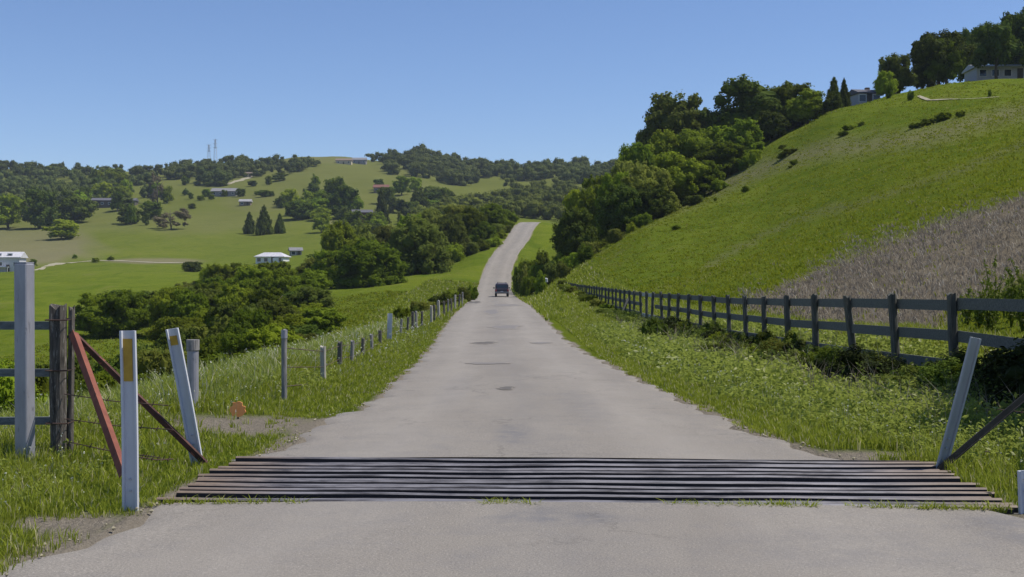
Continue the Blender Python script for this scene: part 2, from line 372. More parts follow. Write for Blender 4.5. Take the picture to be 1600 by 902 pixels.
# ------------------------------------------------------------------ road
def asphalt():
    m, n, b = new_mat('worn_asphalt')
    g = N(n, 'ShaderNodeNewGeometry'); P = g.outputs['Position']
    mp = N(n, 'ShaderNodeMapping'); mp.inputs['Scale'].default_value = (1.0, .25, 1); n.links.new(P, mp.inputs[0])
    big = noise_(n, .9, 6, .65, mp.outputs[0]); med = noise_(n, 2.6, 6, .7, P); fine = noise_(n, 70, 3, .8, P)
    c = mix_(n, ramp_(n, big.outputs[0], [(.3, 0.0), (.7, 1.0)]).outputs[0], (.240, .214, .184), (.300, .270, .232))
    c = mix_(n, ramp_(n, med.outputs[0], [(.3, .5), (.5, 0.0)]).outputs[0], c, (.21, .195, .185))
    c = mix_(n, ramp_(n, fine.outputs[0], [(.3, .75), (.55, 0.0)]).outputs[0], c, (.13, .12, .112))
    c = mix_(n, ramp_(n, fine.outputs[0], [(.6, 0.0), (.72, .7)]).outputs[0], c, (.5, .47, .43))
    ac = N(n, 'ShaderNodeAttribute', attribute_name='across')
    wt = ramp_(n, ac.outputs['Fac'], [(.10, 0.0), (.22, .8), (.34, 0.0), (.62, 0.0), (.75, .8), (.88, 0.0)])
    st = N(n, 'ShaderNodeMapping'); st.inputs['Scale'].default_value = (1.6, .12, 1); n.links.new(P, st.inputs[0]); sn = noise_(n, 1.4, 5, .7, st.outputs[0])
    wm = N(n, 'ShaderNodeMath', operation='MULTIPLY'); n.links.new(wt.outputs[0], wm.inputs[0]); n.links.new(sn.outputs[0], wm.inputs[1])
    c = mix_(n, wm.outputs[0], c, (.315, .285, .25))
    oil = ramp_(n, ac.outputs['Fac'], [(.38, 0.0), (.5, .5), (.6, 0.0)]); om = N(n, 'ShaderNodeMath', operation='MULTIPLY'); n.links.new(oil.outputs[0], om.inputs[0]); n.links.new(sn.outputs[0], om.inputs[1])
    c = mix_(n, om.outputs[0], c, (.17, .16, .155))
    sp_ = noise_(n, 5.5, 5, .75, P); c = mix_(n, ramp_(n, sp_.outputs[0], [(.62, 0.0), (.72, .55)]).outputs[0], c, (.19, .175, .16))
    sa = N(n, 'ShaderNodeAttribute', attribute_name='stain'); s2 = noise_(n, 4, 6, .75, P)
    sm = N(n, 'ShaderNodeMath', operation='MULTIPLY'); n.links.new(sa.outputs['Fac'], sm.inputs[0]); n.links.new(ramp_(n, s2.outputs[0], [(.35, 0.0), (.6, 1.0)]).outputs[0], sm.inputs[1])
    c = mix_(n, sm.outputs[0], c, (.16, .155, .16))
    # cracks
    v = N(n, 'ShaderNodeTexVoronoi', feature='DISTANCE_TO_EDGE'); v.inputs['Scale'].default_value = .55
    dn = noise_(n, 1.7, 5, .7, P); va = N(n, 'ShaderNodeVectorMath', operation='ADD'); n.links.new(P, va.inputs[0])
    vs = N(n, 'ShaderNodeVectorMath', operation='SCALE'); vs.inputs['Scale'].default_value = .9; n.links.new(dn.outputs['Color'], vs.inputs[0]); n.links.new(vs.outputs[0], va.inputs[1])
    n.links.new(va.outputs[0], v.inputs['Vector'])
    cr = ramp_(n, v.outputs[0], [(0.0, 1.0), (.013, 0.0)]); gate = ramp_(n, noise_(n, .35, 2, .5, P).outputs[0], [(.46, 0.0), (.58, .42)])
    mu = N(n, 'ShaderNodeMath', operation='MULTIPLY'); n.links.new(cr.outputs[0], mu.inputs[0]); n.links.new(gate.outputs[0], mu.inputs[1])
    c = mix_(n, mu.outputs[0], c, (.07, .065, .06))
    n.links.new(c, b.inputs['Base Color']); b.inputs['Roughness'].default_value = .95; b.inputs['Specular IOR Level'].default_value = .15
    bump_(n, b, fine.outputs[0], .6, .008)
    return m
M_ASPH = asphalt()
def ribbon(name, ys, cuts=None):
    X, Z = road_xz(ys); L, R = edgesLR(ys); V = []; F4 = []
    nseg = 36
    e = lambda y, s: .09 * math.sin(y * 3.1 + s) + .06 * math.sin(y * 7.7 + 2 * s) + .05 * math.sin(y * 1.3 + s)
    for i, y in enumerate(ys):
        l, r = L[i] + e(y, 0), R[i] + e(y, 2)
        for k in range(nseg + 1):
            t = k / nseg; x = -l + (l + r) * t
            cr = .03 * (1 - (2 * t - 1)**2); z = Z[i] + cr - (.05 if k in (0, nseg) else 0)
            yy = y
            V.append((X[i] + x, yy, z))
    k = nseg + 1
    for i in range(len(ys) - 1):
        for j in range(nseg): F4.append((i * k + j, i * k + j + 1, (i + 1) * k + j + 1, (i + 1) * k + j))
    V = np.array(V)
    if cuts is not None:           # shear the end that meets the guard onto the guard's edge line
        side, row = cuts
        sel = np.arange(len(ys) * k).reshape(len(ys), k)[row]
        V[sel, 1] = GC[1] + (V[sel, 0] - GC[0]) * math.tan(GR) + side * (GL / 2 + .04)
        V[sel, 2] += .008
    me = fast_mesh(name, V, [np.array(F4)], M_ASPH, smooth=True)
    st = np.zeros(len(V))
    for (cx, cy, rx_, ry_, a) in [(.02, 12.3, .16, .9, .8), (.28, 7.85, .42, .22, .8), (-1.2, 9.9, .8, 3, .2), (1.9, 7.0, .9, .5, .3), (3.3, 7.6, .5, .5, .6), (.9, 16, .3, 3, .35), (-.9, 19, .25, 4, .3)]:
        st = np.maximum(st, a * np.clip(1.4 - ((V[:, 0] - cx) / rx_)**2 - ((V[:, 1] - cy) / ry_)**2, 0, 1))
    at = me.attributes.new('stain', 'FLOAT', 'POINT'); at.data.foreach_set('value', st.astype(np.float32))
    at = me.attributes.new('across', 'FLOAT', 'POINT'); at.data.foreach_set('value', np.tile(np.linspace(0, 1, k), len(ys)).astype(np.float32))
    return tag(link(name, me), kind='structure')
ribbon('road', np.concatenate([[GC[1] + GL / 2], np.arange(10.9, 40, .15), np.arange(40, 120, 1.0), np.arange(120, 400, 2.5)]), (1, 0))
ribbon('road', np.concatenate([np.arange(-60, 2, 2.0), np.arange(2, 8.1, .12), [GC[1] - GL / 2]]), (-1, -1))
def road_patch(px, py, wpx, dpx, mat, seed):
    d = hit(px, py); d0 = hit(px, py + dpx / 2) or d; d1 = hit(px, py - dpx / 2) or d
    cx = (px - 800) / F * d; cy = (d0 + d1) / 2; rx, ry = wpx / F * d / 2, max(.12, (d1 - d0) / 2)
    r = random.Random(seed); n = 28; ph = [r.uniform(0, 6.28) for _ in range(4)]
    pts = [(0, 0)]
    for sc in (.45, .75, 1.0):
        for i in range(n):
            a = 2 * math.pi * i / n; q = (1 + .22 * math.sin(2 * a + ph[0]) + .16 * math.sin(3 * a + ph[1]) + .1 * math.sin(7 * a + ph[2])) * sc
            pts.append((math.cos(a) * q * rx, math.sin(a) * q * ry))
    V = []
    for (x, y) in pts:
        X, Y = cx + x, cy + y; rxx, rz = road_xz([Y]); l, rr = edgesLR(Y)
        t = (X - rxx[0] + l) / (l + rr); V.append((X, Y, rz[0] + .03 * (1 - (2 * t - 1)**2) + .009))
    Fc = [(0, i + 1, (i + 1) % n + 1) for i in range(n)]
    for k in (0, 1): Fc += [(1 + k * n + i, 1 + (k + 1) * n + i, 1 + (k + 1) * n + (i + 1) % n, 1 + k * n + (i + 1) % n) for i in range(n)]
    me = bpy.data.meshes.new('road_patch'); me.from_pydata(V, [], Fc); me.materials.append(mat)
    at = me.attributes.new('edge', 'FLOAT', 'POINT'); at.data.foreach_set('value', [1.0] + [1.0] * n + [.7] * n + [0.0] * n)
    tag(link('road_patch', me), kind='structure')
def patch_mat(name, c1):
    m, n, b = new_mat(name); g = N(n, 'ShaderNodeNewGeometry'); a = N(n, 'ShaderNodeAttribute', attribute_name='edge')
    nz = noise_(n, 7, 6, .75, g.outputs['Position']); fine = noise_(n, 70, 3, .8, g.outputs['Position'])
    ml = N(n, 'ShaderNodeMath', operation='MULTIPLY_ADD'); ml.inputs[1].default_value = 1.6; ml.inputs[2].default_value = -.8; n.links.new(nz.outputs[0], ml.inputs[0])
    ad = N(n, 'ShaderNodeMath', operation='ADD'); n.links.new(a.outputs['Fac'], ad.inputs[0]); n.links.new(ml.outputs[0], ad.inputs[1])
    f = ramp_(n, ad.outputs[0], [(.3, 0.0), (.75, 1.0)])
    base = mix_(n, ramp_(n, fine.outputs[0], [(.3, .6), (.55, 0.0)]).outputs[0], (.272, .243, .21), (.13, .12, .11))
    n.links.new(mix_(n, f.outputs[0], base, c1), b.inputs['Base Color']); b.inputs['Roughness'].default_value = .95; b.inputs['Specular IOR Level'].default_value = .15
    return m
M_PATCH = patch_mat('tar_patch', (.125, .115, .105))
M_PATCH2 = patch_mat('faint_patch', (.20, .185, .175))
for i, (px, py, a, b_, m) in enumerate([(791, 617, 30, 5, M_PATCH), (757, 541, 34, 5, M_PATCH), (845, 541, 34, 3, M_PATCH2), (742, 474, 18, 5, M_PATCH), (790, 479, 40, 5, M_PATCH2), (768, 490, 30, 8, M_PATCH2),
                                        (790, 515, 60, 6, M_PATCH2), (760, 575, 60, 4, M_PATCH2), (800, 466, 18, 2, M_PATCH2), (763, 415, 8, 2, M_PATCH2)]):
    road_patch(px, py, a, b_, m, i)

# ------------------------------------------------------------------ dirt tracks on the far meadow and hill crest
M_TRACK = wear_mat('dry_track', (.26, .23, .14), (.38, .34, .24), .7, 1)
def track(name, pts, wd):
    V = []; Fc = []
    P = []
    for px, py in pts:
        d = hit(px, py)
        if d: P.append(Vector(((px - 800) / F * d, d, 0)))
    Q = []
    for a, b in zip(P[:-1], P[1:]):
        k = max(2, int((b - a).length / 3))
        Q += [a.lerp(b, i / k) for i in range(k)]
    Q.append(P[-1])
    for i, p in enumerate(Q):
        t = (Q[min(i + 1, len(Q) - 1)] - Q[max(i - 1, 0)]).normalized(); nrm = Vector((-t.y, t.x, 0)) * wd / 2 * (1 + .35 * math.sin(i * .9) + .2 * math.sin(i * 2.3))
        for s in (-1, -.33, .33, 1):
            q = p + nrm * s; V.append((q.x, q.y, tz(q.x, q.y) + .12))
    for i in range(len(Q) - 1):
        for j in range(3): Fc.append((i * 4 + j, i * 4 + j + 1, i * 4 + 5 + j, i * 4 + 4 + j))
    me = bpy.data.meshes.new(name); me.from_pydata(V, [], Fc); me.materials.append(M_TRACK)
    tag(link(name, me), kind='structure')
track('path', [(38, 424), (95, 412), (150, 408), (200, 409), (290, 411)], 3.5)
track('path', [(1434, 152), (1450, 158), (1500, 157), (1560, 154)], .5)
track('path', [(352, 290), (372, 284), (395, 276)], 5)

# ------------------------------------------------------------------ foliage
LM = {
 'oak':   leaf_mat('oak_leaves', (.095, .140, .008), (.240, .305, .026), .6),
 'dark':  leaf_mat('dark_leaves', (.045, .072, .008), (.125, .165, .020), .35),
 'fresh': leaf_mat('fresh_leaves', (.145, .205, .010), (.275, .345, .025), .45),
 'olive': leaf_mat('olive_leaves', (.100, .128, .018), (.250, .285, .052), .55),
 'deep':  leaf_mat('deep_green_shade_leaves', (.018, .028, .006), (.055, .070, .014), .15),  # extra dark so right-edge bushes carry deep shade in their colour; brambles share it
 'brown': leaf_mat('brown_leaves', (.105, .085, .045), (.200, .165, .095), .2),
 'far':   leaf_mat('distant_leaves', (.055, .072, .016), (.130, .150, .034), .3, rnd=.3),
 'farlight': leaf_mat('distant_light_leaves', (.105, .135, .018), (.225, .255, .040), .3, rnd=.3),
}
M_BARK = wear_mat('bark', (.07, .055, .04), (.16, .13, .10), 3, .95, stretch=(4, 4, .7))
def quads(P, Nn, size, aspect, r):
    n = len(P); t = r.normal(size=(n, 3)); t -= (t * Nn).sum(1)[:, None] * Nn; t /= np.linalg.norm(t, axis=1)[:, None] + 1e-9
    b = np.cross(Nn, t); s = size[:, None]
    fold = Nn * s * .18
    V = np.stack([P - t * s, P - b * s * aspect + fold, P + t * s, P + b * s * aspect + fold], 1).reshape(-1, 3)
    return V, np.arange(4 * n).reshape(n, 4)
def crown_mesh(name, lobes, nleaf, size, seed, mat='oak', core=.74, inner=.66):
    """lobes: array (k,6) centre xyz + radii; leaves cover each lobe's outer shell"""
    r = np.random.default_rng(seed); Lb = np.array(lobes, float)
    area = (Lb[:, 3] * Lb[:, 4] + Lb[:, 4] * Lb[:, 5] + Lb[:, 3] * Lb[:, 5]); pr = area / area.sum()
    k = r.choice(len(Lb), size=int(nleaf * 2.2), p=pr)
    # leaves gather in clumps spread over each lobe
    m_ = 16; cd = r.normal(size=(len(Lb), m_, 3)); cd /= np.linalg.norm(cd, axis=2)[:, :, None]; cr_ = r.uniform(.72, 1.12, (len(Lb), m_)); ct = r.random((len(Lb), m_))
    ci = r.integers(0, m_, len(k)); e = r.normal(size=(len(k), 3)); e /= np.linalg.norm(e, axis=1)[:, None]
    off_ = e * (r.random(len(k))**.5 * .40)[:, None]; U = cd[k, ci] * cr_[k, ci][:, None] + off_
    P = Lb[k, :3] + U * Lb[k, 3:]; d = cd[k, ci] * .75 + e * .75; d /= np.linalg.norm(d, axis=1)[:, None] + 1e-9
    ctk = ct[k, ci]
    keep = np.ones(len(P), bool)
    for j in range(len(Lb)):
        q = ((P - Lb[j, :3]) / Lb[j, 3:]); keep &= ~(((q**2).sum(1) < inner**2) & (k != j))
    keep &= P[:, 2] > .0
    P = P[keep][:nleaf]; d = d[keep][:nleaf]; kk = k[keep][:nleaf]; ctk = ctk[keep][:nleaf]
    Nn = d * 1.1 + r.normal(size=P.shape) * .42 + np.array([0, 0, .3]); Nn /= np.linalg.norm(Nn, axis=1)[:, None]
    sz = size * r.uniform(.55, 1.35, len(P))
    V, Q = quads(P, Nn, sz, .62, r)
    lt = r.random(len(Lb)); tint = np.clip(.3 * lt[kk] + .35 * ctk + .35 * r.random(len(P)), 0, 1); tint = np.repeat(tint, 4)
    # dense inner twigs: rough closed lumps inside each lobe
    fl = [Q]; VV = [V]; TT = [tint]; off = len(V)
    nu, nv = 10, 7
    for j, L in enumerate(Lb):
        vs = []
        for a in range(nv + 1):
            th = math.pi * a / nv
            for bb in range(nu):
                ph = 2 * math.pi * bb / nu; u = np.array([math.sin(th) * math.cos(ph), math.sin(th) * math.sin(ph), math.cos(th)])
                vs.append(L[:3] + u * L[3:] * core * (1 + .12 * math.sin(5 * ph + j + 3 * th)))
        q = []
        for a in range(nv):
            for bb in range(nu): q.append((off + a * nu + bb, off + (a + 1) * nu + bb, off + (a + 1) * nu + (bb + 1) % nu, off + a * nu + (bb + 1) % nu))
        VV.append(np.array(vs)); fl.append(np.array(q)); TT.append(np.full(len(vs), .3)); off += len(vs)
    return fast_mesh(name, np.concatenate(VV), fl, LM[mat], np.concatenate(TT))
def trunk_mesh(name, h, r0, seed, limbs=5, crown_r=.4):
    r = random.Random(seed); m = MB(); pts = [(0, 0, -.06)]; x = y = 0
    for i in range(1, 6):
        x += r.uniform(-.02, .02); y += r.uniform(-.02, .02); pts.append((x, y, h * i / 5))
    m.tube(pts, [r0 * 1.35, r0, r0 * .85, r0 * .7, r0 * .5, r0 * .3], 8)
    for i in range(limbs):
        a = 2 * math.pi * i / limbs + r.uniform(-.4, .4); k = r.choice([2, 3, 3, 4]); p = Vector(pts[k]); L = crown_r * r.uniform(.6, 1)
        e = p + Vector((math.cos(a) * L, math.sin(a) * L, r.uniform(.12, .3))); mid = p.lerp(e, .5) + Vector((0, 0, -.03))
        m.tube([p, mid, e], [r0 * .5, r0 * .33, r0 * .12], 6)
    return m.mesh(name, M_BARK, True)
# unit-size prototypes: height 1, width about 1
def oak_lobes(seed, n=22, low=.12):
    r = np.random.default_rng(seed); L = []
    for i in range(n):
        a = r.uniform(0, 2 * math.pi); z = r.uniform(low + .06, .86); rr = math.sqrt(max(.02, 1 - ((z - .42) / .58)**2)) * .37
        q = rr * math.sqrt(r.uniform(.25, 1)); s = r.uniform(.11, .20) * (1.1 - .25 * z)
        L.append((math.cos(a) * q, math.sin(a) * q, z, s * 1.15, s * 1.15, s * .85))
    L.append((0, 0, .44 + low * .45 - .05, .28, .28, .32 - low * .25)); L.append((.05, .03, .72, .2, .2, .2))
    for i in range(n // 2):   # small outer sprigs
        a = r.uniform(0, 2 * math.pi); z = r.uniform(.2, .92); rr = math.sqrt(max(.02, 1 - ((z - .46) / .54)**2)) * .41; s = r.uniform(.06, .10)
        L.append((math.cos(a) * rr, math.sin(a) * rr, z, s, s, s))
    return L
def shrub_lobes(seed, n=10):
    r = np.random.default_rng(seed); L = [(0, 0, .35, .34, .34, .4)]
    for i in range(n):
        a = r.uniform(0, 2 * math.pi); q = r.uniform(.12, .36); z = r.uniform(.12, .72) * (1 - .5 * q); s = r.uniform(.12, .22)
        L.append((math.cos(a) * q, math.sin(a) * q, z, s, s, s * 1.1))
    return L
def conifer_lobes(seed, n=26, base=.06):
    r = np.random.default_rng(seed); L = []
    for i in range(n):
        z = base + (1 - base) * (i / n)**.9; q = (1 - z)**.75 * .40 * r.uniform(.6, 1); a = i * 2.4 + r.uniform(-.3, .3); s = .05 + .13 * (1 - z)
        L.append((math.cos(a) * q, math.sin(a) * q, z, s, s, s * 1.25))
    L.append((0, 0, .35, .22, .22, .35)); L.append((0, 0, .68, .1, .1, .28)); L.append((0, 0, .93, .03, .03, .09))
    return L
PR = {}
for i in range(6): PR['oak%d' % i] = (crown_mesh('crown', oak_lobes(20 + i), 12500, .022, i), trunk_mesh('trunk', .6, .035, i))
for i in range(3): PR['tall%d' % i] = (crown_mesh('crown', oak_lobes(220 + i, 18, .34), 11000, .022, 230 + i), trunk_mesh('trunk', .7, .03, 70 + i, 6))
def dome_lobes(seed, n=26):
    r = np.random.default_rng(seed); L = [(0, 0, .36, .36, .36, .40)]
    for i in range(n):
        a = r.uniform(0, 2 * math.pi); t = r.uniform(.05, 1.45); s_ = r.uniform(.10, .17); L.append((math.cos(a) * math.sin(t) * .38, math.sin(a) * math.sin(t) * .38, .18 + math.cos(t) * .66, s_, s_, s_ * 1.1))
    for i in range(9):
        a = i * .7; L.append((math.cos(a) * .36, math.sin(a) * .36, .13, .13, .13, .13))
    return L
for i in range(3): PR['dome%d' % i] = (crown_mesh('crown', dome_lobes(260 + i), 14000, .021, 270 + i), trunk_mesh('trunk', .4, .035, 80 + i))
for i in range(3): PR['shrub%d' % i] = (crown_mesh('foliage', shrub_lobes(40 + i), 3500, .03, 50 + i), trunk_mesh('stem', .35, .03, 9 + i))
for i in range(2): PR['conifer%d' % i] = (crown_mesh('crown', conifer_lobes(60 + i), 6000, .017, 70 + i, 'dark'), trunk_mesh('trunk', .8, .03, 20 + i, 6, .2))
PR['loose0'] = (crown_mesh('crown', [l for l in oak_lobes(90, 14) if l[3] < .17], 4200, .02, 91, core=.6), trunk_mesh('trunk', .8, .03, 95, 8, .4))
PR['loose1'] = (crown_mesh('crown', [l for l in oak_lobes(92, 16) if l[3] < .16], 3800, .02, 93, core=.55), trunk_mesh('trunk', .8, .03, 96, 8, .4))
for i in range(4): PR['small%d' % i] = (crown_mesh('crown', oak_lobes(120 + i, 14), 2000, .04, 130 + i), trunk_mesh('trunk', .5, .035, 30 + i, 3))
_cnt = [0]
def tree(proto, px, d, top, wpx, mat, label, name='oak_tree', cat='tree', group=None, sink=.04, parts=True, depth=1.0, tilt=0.0):
    x = (px - 800) / F * d; z0 = tz(x, d); h = top_z(top, d) - z0
    h = max(h, .3); wd = wpx / F * d
    _cnt[0] += 1; r = random.Random(_cnt[0] * 17)
    e = empty(name, (x, d, z0 - sink * h), r.uniform(0, 6.28)); e.rotation_euler = (r.uniform(-.04, .04), tilt, e.rotation_euler.z)
    tag(e, label, cat, group)
    C, T = PR[proto]
    sc = (wd, wd * depth, h * (1 + sink))
    cn = 'foliage' if proto.startswith('shrub') else 'crown'
    c = link(cn, C, e); c.scale = sc; c.material_slots[0].link = 'OBJECT'; c.material_slots[0].material = LM[mat]
    if parts:
        t = link('stem' if cn == 'foliage' else 'trunk', T, e); t.scale = (min(sc[0], h), min(sc[0], h), sc[2])
    return e
def tree_g(proto, px, base, hpx, wpx, mat, label, **k):
    d = hit(px, base)
    if d is None: print('NOHIT', px, base); return
    return tree(proto, px, d, base - hpx, wpx, mat, label, **k)
O = lambda i: 'oak%d' % (i % 6)

# ------------------------------------------------------------------ houses
M_WHITE = wear_mat('white_siding', (.62, .62, .62), (.75, .75, .74), 3, .8)
M_LAV = wear_mat('pale_siding', (.46, .45, .49), (.56, .55, .58), 3, .8)
M_GREYROOF = wear_mat('grey_roof', (.26, .25, .26), (.38, .37, .37), 2, .9)
M_PALEROOF = wear_mat('pale_roof', (.42, .41, .44), (.58, .57, .58), 1.5, .7)
M_DARKROOF = wear_mat('dark_roof', (.075, .075, .09), (.13, .125, .14), 2, .9)
M_DARKWOOD = wear_mat('dark_wood', (.06, .05, .045), (.12, .10, .08), 4, .9)
M_REDBARN = wear_mat('red_boards', (.09, .04, .03), (.14, .06, .045), 4, .9)
M_REDROOF = wear_mat('red_roof', (.15, .065, .05), (.20, .09, .065), 2, .9)
M_MUTE = wear_mat('mauve_grey_wall', (.20, .19, .20), (.28, .27, .28), 3, .9)
M_MUTER = wear_mat('mauve_grey_roof', (.17, .165, .17), (.24, .235, .24), 3, .9)
M_TANW = wear_mat('tan_wall', (.42, .35, .24), (.55, .47, .34), 3, .9)
M_BROWNW = wear_mat('brown_wall', (.15, .11, .08), (.24, .18, .13), 3, .9)
def glass():
    m, n, b = new_mat('window_glass'); b.inputs['Base Color'].default_value = (.03, .04, .05, 1); b.inputs['Roughness'].default_value = .08
    return m
M_GLASS = glass()
M_TRIM = wear_mat('white_trim', (.7, .7, .68), (.8, .8, .78), 5, .6)
def house(px, py, wpx, wall_h, dep, roof_h, yaw, wm, rm, label, cat='house', name='house', wins=3, d=None, hip=False, door=True, chimney=False, dormer=0, group=None, over=.5, storeys=1, sink=0):
    d = d or hit(px, py); x = (px - 800) / F * d; W = wpx / F * d; z = min(tz(x - W / 2, d), tz(x + W / 2, d), tz(x, d)) - sink
    e = empty(name, (x, d, z), yaw); tag(e, label, cat, group)
    MB().box((0, 0, wall_h / 2 - .6), (W, dep, wall_h + 1.2)).build('wall', wm, e)
    m = MB(); a, b_ = W / 2 + over, dep / 2 + over; zt = wall_h; t = .18; k = (a * .45 if hip else 0)
    up = [(-a, -b_, zt), (a, -b_, zt), (a, b_, zt), (-a, b_, zt), (-a + k, 0, zt + roof_h), (a - k, 0, zt + roof_h)]
    vs = up[:4] + [(p[0], p[1], p[2] + t) for p in up[:4]] + [(p[0], p[1], p[2] + t) for p in up[4:]]
    m.add(vs, [(3, 2, 1, 0), (0, 1, 5, 4), (1, 2, 6, 5), (2, 3, 7, 6), (3, 0, 4, 7), (4, 5, 9, 8), (6, 7, 8, 9), (5, 6, 9), (7, 4, 8)])
    rf = m.build('roof', rm, e)
    if chimney: MB().box((W * .22, .3, zt + roof_h * .9), (.7, .7, 1.3)).build('chimney', M_BROWNW, rf)
    for i in range(dormer):
        xx = (i - (dormer - 1) / 2) * W * .36
        dm = MB().box((xx, -b_ * .55, zt + roof_h * .42), (1.5, 1.6, 1.3)).build('dormer', wm, rf)
        MB().box((xx, -b_ * .55 - .83, zt + roof_h * .45), (.9, .06, .7)).build('window', M_GLASS, dm)
    n = wins + (1 if door else 0)
    for s in range(storeys):
        zc = wall_h / storeys * (s + .55)
        for i in range(n):
            xx = -W / 2 + W * (i + .5) / n
            if door and s == 0 and i == n // 2:
                dr = MB().box((xx, -dep / 2 - .03, 1.05), (1.0, .08, 2.1)).build('door', M_DARKWOOD, e); continue
            f = MB()
            for (cx, cz, wx, wz) in ((0, .62, 1.4, .1), (0, -.62, 1.4, .1), (-.65, 0, .1, 1.14), (.65, 0, .1, 1.14)): f.box((xx + cx, -dep / 2 - .04, zc + cz), (wx, .1, wz))
            fo = f.build('window', M_TRIM, e)
            MB().box((xx, -dep / 2 - .02, zc), (1.2, .05, 1.14)).build('pane', M_GLASS, fo)
    return e
h = house(12, 424, 46, 4.2, 7, 1.7, .1, M_LAV, M_PALEROOF, 'pale two-storey house with small gable dormers on the lower meadow at the far left', wins=3, dormer=2, storeys=1)
# porch on that house
M_x = MB().box((-1, -4.3, 1.35), (5.2, 1.6, .12))
for q in (-3.4, -1, 1.4): M_x.box((q, -5.0, .6), (.14, .14, 1.5))
M_x.build('porch', M_TRIM, h)
h = house(426, 411, 44, 1.9, 6.5, 1.35, -.12, M_WHITE, M_PALEROOF, 'low white building with wide pale hipped roof beside the creek trees', wins=3, hip=True)
MB().box((2.2, -3.5, .85), (1.9, .5, 1.7)).build('entry', M_WHITE, h)
house(462, 399, 17, 1.6, 3, 1.1, .3, M_MUTE, M_MUTER, 'small grey-roofed shed just right of the low white building', 'shed', 'shed', 1)
h = house(180, 324, 66, 3.6, 9, 1.6, .08, M_DARKWOOD, M_DARKROOF, 'long dark timber house half hidden among dark trees on the left slope', wins=5, chimney=True)
house(352, 307, 38, 2.6, 8, 2.2, 0, M_MUTE, M_MUTER, 'wide grey-roofed house standing above a dry bank on the left hillside', wins=3, chimney=True)
house(384, 322, 17, 2.2, 4, 1.4, 0, M_BROWNW, M_GREYROOF, 'small brown shed below the wide grey-roofed house', 'shed', 'shed', 1)
house(389, 277, 10, 2.4, 3, 1.0, 0, M_TANW, M_BROWNW, 'tiny cream hut at the edge of the ridge woods', 'hut', 'hut', 1)
house(538, 257, 24, 3.2, 8, 1.8, 0, M_TANW, M_BROWNW, 'tan ranch house near the bare hilltop', wins=2)
house(562, 257, 21, 3.4, 8, 2.2, 0, M_MUTE, M_MUTER, 'grey-roofed ranch house right of the tan one near the bare hilltop', wins=2)
house(566, 347, 30, 4.2, 7, 1.5, .15, M_REDBARN, M_DARKROOF, 'dark red barn between tall trees above the creek', 'barn', 'barn', 1)
house(586, 344, 26, 2.6, 6, 1.2, -.1, M_MUTE, M_MUTER, 'low grey shed beside the dark red barn', 'shed', 'shed', 2)
house(596, 302, 22, 2.8, 7, 2.0, 0, M_BROWNW, M_REDROOF, 'small house with dull red roof under a dark round tree', wins=2)
house(702, 322, 20, 2.4, 6, 1.7, 0, M_TANW, M_TANW, 'small tan shed among bushes left of the road top', 'shed', 'shed', 1)
house(906, 276, 20, 4.2, 8, 2.2, 0, M_BROWNW, M_GREYROOF, 'brown house set in the far woods beyond the road top', wins=2)
h = house(1348, 150, 34, 1.9, 5, .9, .15, M_LAV, M_DARKROOF, 'small grey house with dark roof on the crest between spiky tree and tall trees', wins=2, d=219, over=.3, chimney=True)
h = house(1572, 118, 112, 2.4, 7, .8, -.05, M_LAV, M_PALEROOF, 'long white house under the big trees on top of the right hill', wins=5, d=224, over=.4, sink=.1)

# ------------------------------------------------------------------ radio masts on the ridge
M_STEEL = wear_mat('mast_steel', (.36, .38, .42), (.46, .48, .52), 2, .6)
def mast(px, base, top, label):
    d = 1095; x = (px - 800) / F * d; z = tz(x, d); h = top_z(top, d) - z
    e = empty('radio_mast', (x, d, z)); tag(e, label, 'mast', 'masts on the far ridge'); m = MB(); w0, w1 = 1.6, .5
    P = lambda s, t: (s[0] * (w0 + (w1 - w0) * t), s[1] * (w0 + (w1 - w0) * t), h * t)
    cs = [(-1, -1), (1, -1), (1, 1), (-1, 1)]
    for c in cs: m.beam(P(c, 0), P(c, 1), .12, .12)
    m.build('leg_frame', M_STEEL, e); m = MB()
    for i in range(8):
        for j in range(4): m.beam(P(cs[j], i / 8), P(cs[(j + 1) % 4], (i + 1) / 8), .08, .08)
    m.build('bracing', M_STEEL, e)
    a = MB()
    a.beam((0, 0, h * .66), (0, 0, h * 1.04), .3, .3)
    for k in (.7, .85, 1.0): a.beam((-2, 0, h * k), (2, 0, h * k), .25, .25)
    a.build('antenna', M_STEEL, e)
mast(337, 252, 219, 'taller grey lattice mast on the far left ridge')
mast(327, 252, 227, 'shorter grey lattice mast left of the taller one on the far ridge')

